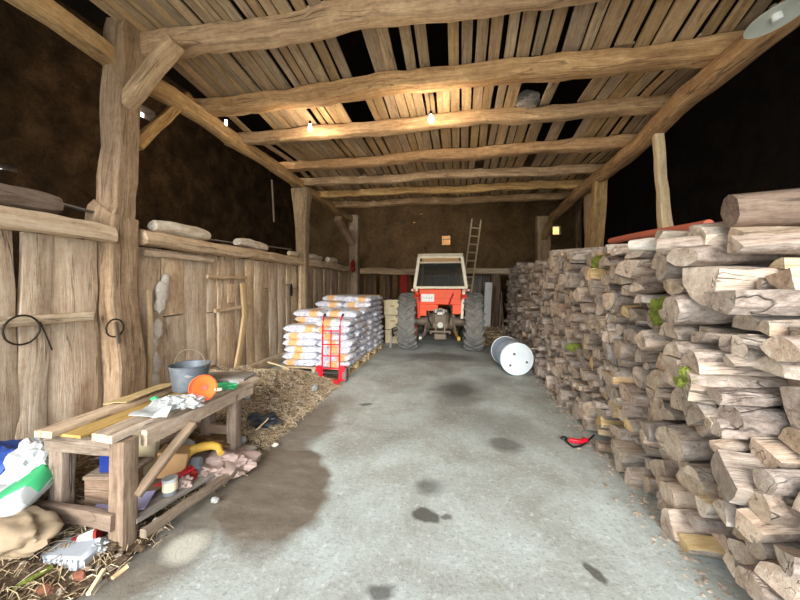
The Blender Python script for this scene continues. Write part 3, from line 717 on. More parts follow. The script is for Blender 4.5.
mb = MB(); mb.sweep(line_pts((2.55, 5.6, 2.12), (2.4, 8.0, 2.14), 8, .02), rprof(.16, .03, .2)); tag(mb.build('lath', 'greywood'), 'grey board lying on the firewood beside the debarked post', 'board')
mb = MB(); mb.sweep([(2.3, 3.5, 2.04), (2.2, 3.0, 2.11), (2.45, 2.75, 2.1)], rprof(.09, .02, .2)); tag(mb.build('lath', 'pipe'), 'bent reddish slat sticking up behind the firewood', 'slat')
# timber scraps and rubble at the foot of the near end
def stone(c, s, label, mat='slate', jit=.35):
    mb = MB(); mb.blob(c, s, sub=3, jit=jit, freq=1.3); return tag(mb.build('stone', mat, sharp=25), label, 'stone')
mb = MB(); mb.sweep(line_pts((1.22, 1.62, .03), (1.62, 1.1, .08), 5, .01), rprof(.13, .04, .1)); tag(mb.build('board_offcut', 'ochre'), 'yellow board offcut at the foot of the firewood', 'board')
mb = MB(); mb.sweep(line_pts((1.42, 1.75, .15), (1.9, 1.2, .09), 5, .01), rprof(.08, .06, .1)); tag(mb.build('board_offcut', 'honey'), 'yellowish batten leaning at the foot of the firewood', 'board')
mb = MB(); mb.sweep(line_pts((1.28, 1.5, .08), (1.55, 1.0, .12), 5, .01), rprof(.06, .03, .1)); tag(mb.build('board_offcut', 'greywood'), 'grey splinter board over the yellow offcut', 'board')
# cable and strings on the stack
mb = MB(); pts = [atX(*q, 1.31) for q in ((622, 290), (612, 308), (606, 322), (610, 345), (616, 365))]; mb.tube(pts, .003, 6); tag(mb.build('cable', 'greyplastic'), 'thin pale cable hanging down the face of the firewood', 'cable')
# clamp with black cord on the floor
t = thing('cord_reel', 'red handle with black cord on the concrete beside the firewood', 'cord', atZ(576, 440, 0))
mb = MB(); c = atZ(576, 441, .02); mb.sweep([c+Vector((-.06, .02, 0)), c, c+Vector((.06, 0, 0)), c+Vector((.1, .03, .01))], rprof(.05, .035, .3)); mb.build('handle', 'diable', t)
mb = MB(); mb.tube([atZ(*q, .012) for q in ((563, 437), (568, 443), (573, 447), (581, 446), (588, 441), (594, 435))], .009, 6); mb.build('cord', 'blackplastic', t)
mb = MB(); mb.blob(atZ(564, 438, .02), (.03, .025, .02), sub=2, jit=.3); mb.build('plug', 'blackplastic', t)
# plastic drum
c = atD(517, 360, 5.85); t = thing('plastic_drum', 'pale blue drum with white lid lying on the floor by the firewood', 'drum', (c.x, c.y, .285), rz=.12, rx=-PI/2)
RD = .272; Lb = .78
mb = MB(); mb.lathe([(RD*.96, .03), (RD, .06), (RD, .2), (RD*.985, .22), (RD, .24), (RD, .5), (RD*.985, .52), (RD, .54), (RD, Lb), (RD*.95, Lb), (RD*.95, .1), (0, .1)], 40, rot(0, 0, 0)); mb.build('body', 'drumblue', t, local=True)
mb = MB(); mb.lathe([(0, -.005), (RD*.45, -.005), (RD*.47, -.012), (RD*.86, -.012), (RD*.9, 0), (RD*1.03, 0), (RD*1.045, .02), (RD*1.03, .06), (RD*.99, .06)], 40); o = mb.build('lid', 'drumlid', t, local=True)
for (a, r_) in ((2.4, .16), (.3, .17), (4.2, .1)):
    mb = MB(); mb.lathe([(0, -.022), (.02, -.02), (.022, -.008), (0, -.008)], 12, Matrix.Translation((math.cos(a)*r_, math.sin(a)*r_, 0))); mb.build('bung', 'iron', o, local=True)
for zz, nm in ((Lb, 'rim'),):
    mb = MB(); mb.lathe([(RD*.99, Lb-.03), (RD*1.03, Lb-.03), (RD*1.03, Lb+.005), (RD*.94, Lb+.005), (RD*.94, Lb-.03)], 40); mb.build(nm, 'white', t, local=True)
for (a, b, lab) in (((1.0, 7.0, .3), (1.42, 6.45, .42), 'white lath sticking out behind the drum, the upper one'), ((1.1, 6.8, .2), (1.5, 6.3, .3), 'white lath sticking out behind the drum, the lower one')):
    mb = MB(); mb.sweep(line_pts(a, b, 3), rprof(.05, .02, .2)); tag(mb.build('white_lath', 'white'), lab, 'lath')

# ------------------------------------------------------------------ tractor (rear towards the camera)
TX, TY = -.46, 8.3
def wheel(parent, name, c, R0, W, rim, side, lugs, mat='rubber', rimmat='orange'):
    """c: hub centre in the tractor's frame; axle runs along x"""
    Mx = Matrix.Translation(c) @ rot(0, PI/2, 0); h = W/2
    mb = MB(); mb.lathe([(0, -.03), (.09, -.03), (.1, -.06), (rim*.55, -.05), (rim*.8, 0), (rim*.9, -h*.75), (rim*1.02, -h*.8), (rim*1.02, h*.8), (rim*.9, h*.75), (rim*.8, .04), (0, .04)], 32, Mx)
    w = mb.build(name, rimmat, parent, local=True)
    mb = MB(); mb.lathe([(rim, -h*.72), (rim*1.06, -h*.86), (R0*.8, -h*1.0), (R0*.9, -h*.98), (R0*.945, -h*.86), (R0*.955, 0), (R0*.945, h*.86), (R0*.9, h*.98), (R0*.8, h*1.0), (rim*1.06, h*.86), (rim, h*.72)], 48, Mx)
    for k in range(lugs):
        for sg in (-1, 1):
            a0 = 2*PI*(k+(.5 if sg > 0 else 0))/lugs; pts = []
            for (x, da, r) in ((.0, 0, R0*.965), (.35, .07, R0*.968), (.75, .16, R0*.96), (.97, .21, R0*.93), (1.03, .235, R0*.86)):
                a = a0-da*18/lugs*1.25; pts.append(Mx @ Vector((r*math.cos(a), r*math.sin(a), sg*x*h)))
            ctr = Mx @ Vector((0, 0, 0)); n = len(pts)
            upv = (pts[1]-ctr); upv.x = 0; upv.normalize()
            mb.sweep(pts, rprof(.055*R0/.67, .06*R0/.67, .15), up=upv)
    ty = mb.build('tyre', mat, w, local=True)
    mb = MB()
    for k in range(8): a = 2*PI*k/8; mb.cyl(Mx @ Vector((.075*math.cos(a), .075*math.sin(a), -.05*side)), Mx @ Vector((.075*math.cos(a), .075*math.sin(a), .07*side)), .012, n=6)
    mb.cyl(Mx @ Vector((0, 0, -.05)), Mx @ Vector((0, 0, .08*side)), .055, n=12); mb.build('hub', 'iron', w, local=True)
    return w
T = thing('tractor', 'orange tractor with white framed cab parked with its rear to the entrance', 'tractor', (TX, TY, 0), rz=.02)
def tp(name, mb, mat, parent=None): return mb.build(name, mat, parent or T, local=True)
for sg in (-1, 1):
    wheel(T, 'rear_wheel', Vector((sg*.765, 0, .68)), .685, .4, .38, sg, 20)
    wheel(T, 'front_wheel', Vector((sg*.66, 1.85, .42)), .42, .22, .24, sg, 16)
# drive line
mb = MB(); mb.box((0, .05, .72), (.42, .6, .42), bev=.05); mb.box((0, .9, .72), (.36, 1.3, .36), bev=.05); mb.box((0, -.24, .78), (.3, .1, .26), bev=.03); tp('gearbox_housing', mb, 'iron')
mb = MB(); mb.cyl((-.62, 0, .68), (.62, 0, .68), .11, n=16); mb.cyl((-.35, 0, .68), (-.2, 0, .68), .2, n=16); mb.cyl((.35, 0, .68), (.2, 0, .68), .2, n=16); tp('rear_axle', mb, 'iron')
mb = MB(); mb.cyl((-.6, 1.85, .42), (.6, 1.85, .42), .05, n=10); mb.box((0, 1.85, .5), (.3, .2, .2), bev=.03); tp('front_axle', mb, 'darkiron')
mb = MB(); mb.cyl((0, -.3, .62), (0, -.4, .62), .03, n=10); mb.cyl((0, -.28, .62), (0, -.31, .62), .07, n=14); tp('power_shaft', mb, 'steel')
mb = MB(); mb.box((0, -.3, .47), (.5, .06, .05), bev=.01); mb.box((-.22, -.2, .44), (.05, .3, .05), bev=.01); mb.box((.22, -.2, .44), (.05, .3, .05), bev=.01); mb.box((0, -.34, .36), (.28, .1, .14), bev=.02); mb.box((-.1, -.3, .58), (.03, .03, .3)); mb.box((.1, -.3, .58), (.03, .03, .3)); tp('drawbar_frame', mb, 'iron')
mb = MB(); mb.tube([(-.16, -.32, .95), (0, -.36, 1.0), (.16, -.32, .95)], .03, 8); mb.box((0, -.31, .9), (.16, .12, .1), bev=.02); mb.cyl((-.1, -.36, .92), (-.1, -.36, 1.0), .04, n=10); mb.cyl((.08, -.36, .9), (.08, -.36, .98), .03, n=10); tp('hydraulic_block', mb, 'steel')
for sg in (-1, 1):
    mb = MB(); mb.sweep([(sg*.3, .05, .48), (sg*.36, -.4, .42), (sg*.42, -.75, .38)], rprof(.04, .07, .2)); mb.cyl((sg*.42-.03, -.75, .38), (sg*.42+.03, -.75, .38), .05, n=12); tp('lower_link_arm', mb, 'steel' if sg < 0 else 'yellow')
    mb = MB(); mb.cyl((sg*.26, -.12, 1.0), (sg*.36, -.42, .45), .022, n=8); mb.box((sg*.3, -.22, .78), (.05, .05, .2), bev=.01); tp('lift_rod', mb, 'iron')
    mb = MB(); mb.sweep([(sg*.18, .1, 1.02), (sg*.25, -.1, 1.05), (sg*.27, -.2, .98)], rprof(.05, .06, .2)); tp('lift_arm', mb, 'iron')
    # fender: a curved plate over the tyre
    mb = MB(); pts = []
    for k in range(11): a = math.radians(-5+k*16); pts.append((sg*.66, -math.cos(a)*.76*1.0, .68+math.sin(a)*.76))
    mb.sweep(pts, rprof(.3, .02, .2), up=Vector((sg, 0, 0))) if False else None
    ring = []
    for k in range(13):
        a = math.radians(52+k*8.5); ring.append((-math.cos(a)*.75, .68+math.sin(a)*.75))
    vs, fs = [], []
    for (y, z) in ring:
        for (x, dz) in ((.47, 0), (.6, 0), (.6, -.02), (.47, -.02)): vs.append((sg*x, y, z+dz))
    for k in range(len(ring)-1):
        for q in range(4): fs.append((k*4+q, k*4+(q+1) % 4, k*4+4+(q+1) % 4, k*4+4+q))
    fs += [(0, 1, 2, 3), tuple(len(ring)*4-1-i for i in range(4))]
    mb.add(vs, fs)
    # inner side plate of the fender
    c0 = len(ring); vs = [(sg*.49, y, z) for y, z in ring]+[(sg*.47, y, z) for y, z in ring]+[(sg*.49, 0, .95), (sg*.47, 0, .95)]; fs = []
    for k in range(c0-1): fs += [(k, k+1, 2*c0), (c0+k+1, c0+k, 2*c0+1), (k, c0+k, c0+k+1, k+1)]
    mb.add(vs, fs); tp('fender', mb, 'red')
    mb = MB(); mb.box((sg*.6, -.33, 1.44), (.16, .1, .06), bev=.015); o = tp('tail_lamp', mb, 'cabwhite' if sg < 0 else 'steel')
    mb = MB(); mb.box((sg*.6, -.385, 1.44), (.06, .012, .04)); tp('lens', mb, 'red', o)
# orange rear cab panel with details
mb = MB(); mb.box((0, -.3, 1.28), (.98, .05, .36), bev=.015); mb.box((-.28, -.28, 1.03), (.46, .05, .16), bev=.01); mb.box((.4, -.28, 1.0), (.24, .05, .24), bev=.01); mb.box((-.42, -.29, .92), (.2, .05, .18), bev=.01); tp('rear_panel', mb, 'orange')
mb = MB(); mb.box((.0, -.33, 1.25), (1.0, .012, .012)); tp('panel_seam', mb, 'red')
mb = MB(); mb.box((-.29, -.335, 1.26), (.3, .012, .18), bev=.004); o = tp('number_plate', mb, 'white'); 
mb = MB()
for k in range(4): mb.box((-.38+k*.06, -.343, 1.26), (.03, .004, .05))
tp('plate_mark', mb, 'panel', o)
mb = MB(); mb.sweep([(.2, -.36, 1.1), (.25, -.37, 1.25), (.3, -.36, 1.36)], rprof(.035, .02, .2), up=Vector((0, -1, 0))); tp('lever', mb, 'rag')
for sg in (-1, 1):
    mb = MB(); mb.sweep([(sg*.5, -.3, .78), (sg*.52, -.31, 1.2), (sg*.55, -.33, 1.46)], rprof(.07, .06, .2), up=Vector((0, -1, 0))); tp('panel_strut', mb, 'cabwhite' if sg > 0 else 'red')
# cab frame
cab = MB(); bl, tl = .6, .5; y0, y1 = -.32, 1.15; zb, zt2 = 1.5, 2.22
for sg in (-1, 1):
    cab.sweep([(sg*bl, y0, zb), (sg*(bl+tl)/2, y0+.03, (zb+zt2)/2), (sg*tl, y0+.06, zt2)], rprof(.075, .07, .2), up=Vector((0, -1, 0)))
    cab.sweep([(sg*bl, y1, zb-.3), (sg*tl, y1-.1, zt2)], rprof(.06, .06, .2), up=Vector((0, -1, 0)))
    cab.sweep([(sg*bl, y0, zb), (sg*bl, y1, zb)], rprof(.05, .06, .2)); cab.sweep([(sg*tl, y0+.06, zt2), (sg*tl, y1-.1, zt2)], rprof(.06, .06, .2))
for (z, w, y, h) in ((zb, bl, y0, .06), (zt2, tl, y0+.06, .07), (zt2-.13, tl+.02, y0+.05, .035)): cab.box((0, y, z), (2*w+.06, .06, h), bev=.012)
cab.box((0, y1, zb-.2), (1.2, .05, .05)); cab.box((0, y1-.1, zt2), (1.0, .05, .06))
cf = tp('cab_frame', cab, 'cabwhite')
mb = MB(); mb.box((0, .4, zt2+.05), (1.06, 1.5, .05), bev=.03); tp('cab_roof', mb, 'cabwhite')
mb = MB(); mb.box((0, y0+.055, zt2-.065), (.86, .03, .085), bev=.01); tp('roof_fascia', mb, 'cardboard')
mb = MB(); v = [(-bl+.02, y0+.01, zb+.03), (bl-.02, y0+.01, zb+.03), (tl-.01, y0+.055, zt2-.15), (-tl+.01, y0+.055, zt2-.15)]
mb.add([Vector(q) for q in v]+[Vector(q)+Vector((0, .006, 0)) for q in v], [(0, 1, 2, 3), (7, 6, 5, 4), (0, 4, 5, 1), (1, 5, 6, 2), (2, 6, 7, 3), (3, 7, 4, 0)]); tp('rear_window', mb, 'cabglass')
for sg in (-1, 1):
    mb = MB(); mb.box((sg*.21, y0+.09, zt2-.23), (.36, .015, .13), bev=.01); tp('sun_visor', mb, 'windowblue')
mb = MB(); mb.box((0, .25, 1.42), (.44, .44, .1), bev=.04); mb.box((0, .02, 1.62), (.42, .1, .36), bev=.04); tp('driver_seat', mb, 'blackplastic')
mb = MB(); mb.tube([Vector((0, .85, 1.62))+rot(-.5) @ Vector((.19*math.cos(2*PI*k/24), .19*math.sin(2*PI*k/24), 0)) for k in range(24)], .014, 8, closed=True); mb.cyl((0, .85, 1.62), (0, 1.05, 1.2), .02, n=8); tp('steering_wheel', mb, 'blackplastic')
mb = MB(); mb.box((0, .4, 1.3), (.95, 1.3, .05)); tp('cab_floor', mb, 'darkiron')
mb = MB(); mb.box((0, 1.72, 1.15), (.56, 1.25, .5), bev=.08); tp('engine_hood', mb, 'orange')
mb = MB(); mb.cyl((.35, 1.6, 1.3), (.35, 1.6, 2.1), .035, n=10); tp('exhaust_pipe', mb, 'darkiron')
mb = MB(); mb.tube([(-.3, -.3, .9), (-.26, -.4, .75), (-.2, -.36, .6)], .016, 6); mb.tube([(.18, -.3, .95), (.24, -.42, .85), (.2, -.4, .7)], .016, 6); tp('hydraulic_hose', mb, 'blackplastic')
mb = MB(); mb.tube([(-.35, 0, 2.36), (-.37, -.05, 2.44)], .012, 6); mb.blob((-.375, -.05, 2.46), (.03, .03, .03), sub=2); tp('mirror_stub', mb, 'darkiron')
# ------------------------------------------------------------------ things around the tractor
mb = MB(); timber(mb, (-3.6, 11.25, 2.03), (-.35, 11.25, 2.03), .24, .2, 16, .05); tag(mb.build('rail_beam', 'oak'), 'rough horizontal timber behind the tractor, on the partition side', 'beam')
mb = MB(); timber(mb, (-.1, 11.3, 2.0), (2.5, 11.3, 2.0), .24, .2, 14, .03); tag(mb.build('rail_beam', 'pale'), 'paler horizontal timber behind the ladder', 'beam')
post('short pale post under the horizontal timber beside the firewood', [((1.12, 11.2, 0), .26, .2), ((1.12, 11.2, 1.92), .26, .2)], 'bench')
mb = MB(); r = random.Random(4); x = -3.5
while x < -1.0:
    w = r.uniform(.1, .24); mb.sweep(line_pts((x+w/2, 11.45+r.uniform(-.03, .03), .02), (x+w/2+r.uniform(-.04, .04), 11.45, 1.95), 4), rprof(w, .03, .15), up=Vector((0, 1, 0)), jit=.01); x += w+r.uniform(.01, .07)
tag(mb.build('plank_screen', 'oak_dark'), 'dark upright planks under the timber behind the tractor', 'partition')
mb = MB(); x = .1; r = random.Random(8)
while x < 1.0:
    w = r.uniform(.1, .2); mb.sweep(line_pts((x+w/2, 11.8, .02), (x+w/2, 11.75, 1.9), 4), rprof(w, .03, .15), up=Vector((0, 1, 0)), jit=.01); x += w+.012
tag(mb.build('plank_screen', 'greywood'), 'grey upright planks between the ladder and the pale post', 'partition')
mb = MB(); mb.box((.82, 10.6, .82), (.22, .04, 1.64), m=rot(.05, .03, .3), bev=.008); tag(mb.build('white_sheet', 'white'), 'tall narrow white panel leaning beside the pale short post', 'panel')
# ladder
t = thing('wooden_ladder', 'wooden ladder leaning on the timber behind the tractor', 'ladder', (.05, 10.2, 0))
dep = lambda px, py, Y: atY(px, py, Y)
lt, lb_, rt, rb = dep(472, 219, 11.12), dep(463, 288, 10.95), dep(481, 220, 11.12), dep(472, 288, 10.95)
k = -(lb_.z)/(lt.z-lb_.z); lf, rf_ = lb_+(lt-lb_)*k, rb+(rt-rb)*k; lf.z += .01; rf_.z += .01
for a, b in ((lf, lt), (rf_, rt)):
    mb = MB(); mb.sweep(line_pts(a, b, 8), rprof(.05, .07, .2)); mb.build('rail', 'pale', t)
for k in range(13):
    q = .06+.072*k
    mb = MB(); mb.cyl(lf.lerp(lt, q), rf_.lerp(rt, q), .02, n=8); mb.build('rung', 'pale', t)
# leaning poles, hay, crates, cart
for (a, b, lab) in (((1.18, 9.6, .02), (1.22, 10.6, 1.35), 'longer thin pole leaning on the inner end of the firewood'), ((1.02, 9.4, .02), (1.2, 10.4, 1.1), 'shorter thin pole leaning on the inner end of the firewood'), ((.95, 9.9, .02), (1.08, 11.0, 1.5), 'dark thin pole leaning against the short pale post')):
    mb = MB(); mb.cyl(a, b, .028, .022, n=8); tag(mb.build('leaning_pole', 'bench' if 'dark' not in lab else 'oak_dark'), lab, 'pole')
def sticks(mb, n, fx, ln=(.05, .2), th=.0035, rs=None):
    r = rs or R
    for _ in range(n):
        p, nn = fx(r); a = r.uniform(0, 2*PI); l = r.uniform(*ln)
        d = Vector((math.cos(a), math.sin(a), r.gauss(0, .25))).normalized()*l; w = d.cross(Vector((0, 0, 1))).normalized()*th; b = p+d*.5; a_ = p-d*.5
        mid = p+Vector((0, 0, r.uniform(0, .03)))
        h = Vector((0, 0, th*1.2))
        vs = [a_-w, a_+w, a_+h, mid-w, mid+w, mid+h, b-w, b+w, b+h]
        mb.add(vs, [(0, 3, 5, 2), (1, 2, 5, 4), (0, 1, 4, 3), (3, 6, 8, 5), (4, 5, 8, 7), (3, 4, 7, 6)], rn=min(1, max(0, r.gauss(.55, .25))))
mb = MB()
def hayp(r):
    x = r.uniform(.35, 1.15); y = r.uniform(8.6, 10.9); return Vector((x, y, .02+.38*r.random()*max(0, math.sin((y-8.4)/2.6*PI)))), 0
mb.blob((.75, 9.8, .05), (.4, 1.0, .3), jit=.3, rn=.4, flat=.1); sticks(mb, 1200, hayp, (.1, .35), .006)
tag(mb.build('hay_heap', 'straw', smooth=False), 'small heap of hay between the tractor and the firewood', 'hay', None, 'stuff')
def crate(c, s, label, mat='cream', m=None):
    x, y, z = s; t = thing('crate', label, 'crate', c); mb = MB(); mm = m or Matrix.Identity(4); C_ = Vector(c); th = .02
    q = lambda cx, cy, cz, sx, sy, sz: mb.box(C_+mm.to_3x3() @ Vector((cx, cy, cz)), (sx, sy, sz), m=mm, bev=.006)
    q(0, 0, th/2, x, y, th)
    for sg in (-1, 1): q(sg*(x-th)/2, 0, z/2, th, y, z); q(0, sg*(y-th)/2, z/2, x, th, z); q(0, sg*(y/2+.006), z-.03, x+.02, .012, .04)
    mb.build('body', mat, t)
    for sg in (-1, 1): mb = MB(); mb.box(C_+mm.to_3x3() @ Vector((0, sg*(y/2+.005), z*.62)), (.12, .012, .03), m=mm); mb.build('handle', 'cardboard', t)
    return t
cc = atY(397, 345, 9.0); cx = cc.x-.1
crate((cx, 9.1, .0), (.42, .4, .36), 'cream crate at the bottom of the pile beside the tractor'); crate((cx, 9.1, .365), (.42, .4, .38), 'cream crate in the middle of the pile beside the tractor'); crate((cx-.02, 9.1, .75), (.44, .4, .4), 'cream crate topmost of the pile beside the tractor')
t = thing('wooden_barrow', 'low wooden barrow with bent legs between the pellet bags and the tractor', 'barrow', (-1.55, 8.6, 0))
mb = MB(); mb.box((-1.5, 8.65, .42), (.5, .8, .06), m=rot(0, -.35, .1), bev=.01); mb.build('bed', 'greywood', t)
for (a, b) in (((-1.66, 8.3, .34), (-1.7, 8.25, .0)), ((-1.34, 8.3, .44), (-1.3, 8.22, .0)), ((-1.6, 9.0, .36), (-1.62, 9.05, 0))):
    mb = MB(); mb.sweep(line_pts(a, b, 3), rprof(.05, .05, .2)); mb.build('leg', 'greywood', t)
mb = MB(); mb.sweep([(-1.62, 8.2, .3), (-1.62, 8.1, .5), (-1.45, 8.1, .56)], rprof(.04, .04, .2)); mb.build('handle', 'darkiron', t)
mb = MB(); c = atY(404, 283, 11.18); mb.blob(c, (.15, .05, .42), jit=.3); tag(mb.build('red_cloth', 'rag'), 'dark red cloth hanging under the timber beside the tractor cab', 'cloth')
mb = MB(); c = atY(395, 284, 11.18); mb.blob(c, (.1, .05, .42), jit=.3); tag(mb.build('brown_cloth', 'oak_dark'), 'brown rag hanging next to the dark red cloth', 'cloth')
# ------------------------------------------------------------------ pellet bags on two pallets
def pallet(x0, x1, y0, y1, label):
    t = thing('wooden_pallet', label, 'pallet', ((x0+x1)/2, (y0+y1)/2, 0), group='pallets under the pellet bags')
    for k in range(7):
        mb = MB(); yy = y0+.05+(y1-y0-.1)*k/6; mb.box(((x0+x1)/2, yy, .128), (x1-x0, .1, .022), bev=.004); mb.build('deck_board', 'pale', t)
    for k in range(3):
        xx = x0+.06+(x1-x0-.12)*k/2; mb = MB(); mb.box((xx, (y0+y1)/2, .012), (.1, y1-y0, .022), bev=.004); mb.build('runner', 'pale', t)
        for q in range(3): mb = MB(); mb.box((xx, y0+.07+(y1-y0-.14)*q/2, .07), (.1, .13, .092), bev=.006); mb.build('block', 'pale', t)
    for k in range(3): mb = MB(); mb.box((x0+.06+(x1-x0-.12)*k/2, (y0+y1)/2, .1165), (.1, y1-y0, .002)); 
    return t
def bagmesh(rn):
    mb = MB(); bm = bmesh.new(); bmesh.ops.create_cube(bm, size=2); bmesh.ops.subdivide_edges(bm, edges=list(bm.edges), cuts=8, use_grid_fill=True)
    seed = Vector((U(0, 99), U(0, 99), U(0, 99))); bm.verts.ensure_lookup_table(); vs = []; gs = []
    for v in bm.verts:
        x, y, z = v.co; f = (1-abs(x)**9*.7)*(1-abs(y)**7*.5)
        p = Vector((x*.315*(1-.05*abs(y)**4), y*.21*(1-.06*abs(x)**4), z*.07*f))
        d = noise.noise(Vector((x*2, y*2, z))+seed)*.012+noise.noise(Vector((x*6, y*6, z*2))+seed)*.006
        gs.append(p.copy()); p.z += d; p.y += noise.noise(Vector((x*3, z*2, 5))+seed)*.014; p.x += noise.noise(Vector((y*3, z*2, 9))+seed)*.014; vs.append(p)
    fs = [tuple(v.index for v in f.verts) for f in bm.faces]; bm.free(); mb.add(vs, fs, gs, rn); return mb
BAGS = []
for k in range(6):
    o = bagmesh(k/5).build('pellet_bag', 'bag', local=True, sharp=60); BAGS.append(o)
used = set()
def place_bag(k, loc, rz, label, tilt=0):
    o = BAGS[k]
    if k in used: o = o.copy(); COL.objects.link(o)
    used.add(k); o.location = loc; o.rotation_euler = (U(-.03, .03)+tilt, U(-.03, .03), rz)
    return tag(o, label, 'bag', 'pellet bags on the pallets')
def stack(x0, y0, layers, which, short):
    pos = ['front row by the partition', 'front row by the aisle', 'middle row by the partition', 'middle row by the aisle', 'back row by the partition', 'back row by the aisle']
    for L in range(layers):
        z = .139+.064+L*.117; n = 0
        for j in range(3):
            for i in range(2):
                if L >= layers-short.get((i, j), 0): n += 1; continue
                x = x0+.31+.6*i+U(-.03, .03); y = y0+.21+.41*j+U(-.03, .03)+(-.02 if j == 0 else 0)
                if L % 2:   # turned layers: half the bags end-on
                    pass
                lay = 'top' if L == layers-1-short.get((i, j), 0) else ordinal(L+1)
                place_bag(R.randrange(6), (x, y, z), U(-.06, .06)+(PI if R.random() < .5 else 0), f"printed white pellet bag, {which} pallet, {lay} layer, {pos[n]}")
                n += 1
pallet(-3.08, -1.86, 5.5, 6.74, 'pale pallet under the nearer pellet bags')
pallet(-3.08, -1.86, 6.86, 8.1, 'pale pallet under the farther pellet bags')
stack(-3.06, 5.5, 8, 'nearer', {(0, 0): 2, (1, 0): 1})
stack(-3.06, 6.86, 10, 'farther', {(0, 0): 1})
# ------------------------------------------------------------------ red hand truck
hp = atZ(331, 382, 0)
t = thing('hand_truck', 'red hand truck standing in front of the pellet bags', 'hand truck', (hp.x, hp.y-.02, 0), rz=.12, rx=-.06)
def hpart(name, mb, mat, par=None): return mb.build(name, mat, par or t, local=True)
for sg in (-1, 1):
    mb = MB(); mb.tube([(sg*.14, 0, .05), (sg*.14, 0, .9), (sg*.145, .03, 1.0), (sg*.15, .1, 1.05)], .014, 10); hpart('upright', mb, 'diable')
    mb = MB(); mb.tube([(sg*.15, .1, 1.05), (sg*.152, .18, 1.08)], .019, 10); hpart('grip', mb, 'blackplastic')
    mb = MB(); mx = Matrix.Translation((sg*.225, .07, .115)) @ rot(0, PI/2, 0); mb.lathe([(.06, -.028), (.1, -.034), (.115, -.02), (.115, .02), (.1, .034), (.06, .028)], 28, mx); w = hpart('wheel', mb, 'rubber')
    mb = MB(); mb.lathe([(0, -.03), (.025, -.03), (.065, -.01), (.065, .01), (.025, .03), (0, .03)], 20, mx); hpart('hub', mb, 'diable', w)
    mb = MB(); mb.box((sg*.19, -.02, .14), (.09, .02, .22), bev=.005); mb.box((sg*.19, .03, .25), (.09, .1, .012), bev=.004); hpart('wheel_guard', mb, 'diable')
for z in (.22, .42, .6, .82): mb = MB(); mb.tube([(-.14, 0, z), (0, -.015, z), (.14, 0, z)], .01, 8); hpart('cross_bar', mb, 'diable')
mb = MB(); mb.tube([(0, -.012, .2), (0, -.012, .84)], .01, 8); hpart('centre_bar', mb, 'diable')
mb = MB(); mb.cyl((-.26, .07, .115), (.26, .07, .115), .012, n=10); hpart('axle', mb, 'darkiron')
mb = MB(); mb.box((0, -.12, .035), (.36, .24, .01), bev=.003, m=rot(.06)); hpart('toe_plate', mb, 'diable')

# ------------------------------------------------------------------ workbench
LX0, LX1, BY0, BY1, BZ = -2.44, -1.97, 1.7, 2.66, .64
t = thing('workbench', 'rough wooden workbench littered with rubbish beside the partition', 'workbench', (-2.2, 2.2, 0))
def bp(name, p0, p1, w, h, mat='bench', wob=.008, up=Vector((0, 0, 1)), r=.12):
    mb = MB(); mb.sweep(line_pts(p0, p1, 8, wob), rprof(w, h, r, .3), jit=.006, freq=6, up=up); return mb.build(name, mat, t)
YU = Vector((0, 1, 0))
bp('leg', (LX1, BY0, .0), (LX1-.01, BY0+.02, BZ), .105, .1, up=YU); bp('leg', (LX0, BY0+.02, .0), (LX0, BY0+.02, BZ), .11, .09, up=YU)
bp('leg', (LX1+.04, BY1, .0), (LX1+.04, BY1, BZ-.02), .09, .09, up=YU); bp('leg', (-2.2, BY1+.03, .0), (-2.2, BY1+.03, BZ-.02), .09, .09, up=YU)
bp('front_rail', (LX0-.06, BY0-.01, BZ-.045), (LX1-.05, BY0-.01, BZ-.045), .05, .09); bp('stretcher', (LX0-.08, BY0-.05, .2), (LX1-.0, BY0-.05, .19), .045, .095)
bp('stretcher', (-2.2, BY1, .3), (LX1+.04, BY1, .3), .045, .08)
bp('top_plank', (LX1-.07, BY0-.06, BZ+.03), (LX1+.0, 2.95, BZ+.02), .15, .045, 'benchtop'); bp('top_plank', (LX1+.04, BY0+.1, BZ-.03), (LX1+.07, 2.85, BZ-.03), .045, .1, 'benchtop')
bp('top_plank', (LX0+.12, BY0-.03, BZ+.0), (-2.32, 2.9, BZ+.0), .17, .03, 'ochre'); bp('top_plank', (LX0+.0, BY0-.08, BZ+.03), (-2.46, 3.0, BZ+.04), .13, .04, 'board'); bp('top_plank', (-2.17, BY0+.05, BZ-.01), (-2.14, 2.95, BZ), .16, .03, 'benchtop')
bp('top_plank', (-2.5, 2.85, BZ+.05), (-1.95, 2.92, BZ+.05), .24, .03, 'greywood')
bp('diagonal_brace', (LX1+.06, BY0+.03, .3), (LX1+.1, BY0+.42, BZ-.06), .07, .03)
bp('shelf_plank', (LX1-.02, BY0+.05, .14), (LX1+.12, 2.75, .12), .16, .03, 'greywood'); bp('shelf_plank', (-2.25, BY0+.05, .13), (-2.15, 2.7, .12), .28, .03, 'bench'); bp('shelf_plank', (LX1+.14, BY0+.0, .1), (LX1+.24, 2.7, .06), .05, .05)
TOP = BZ+.055
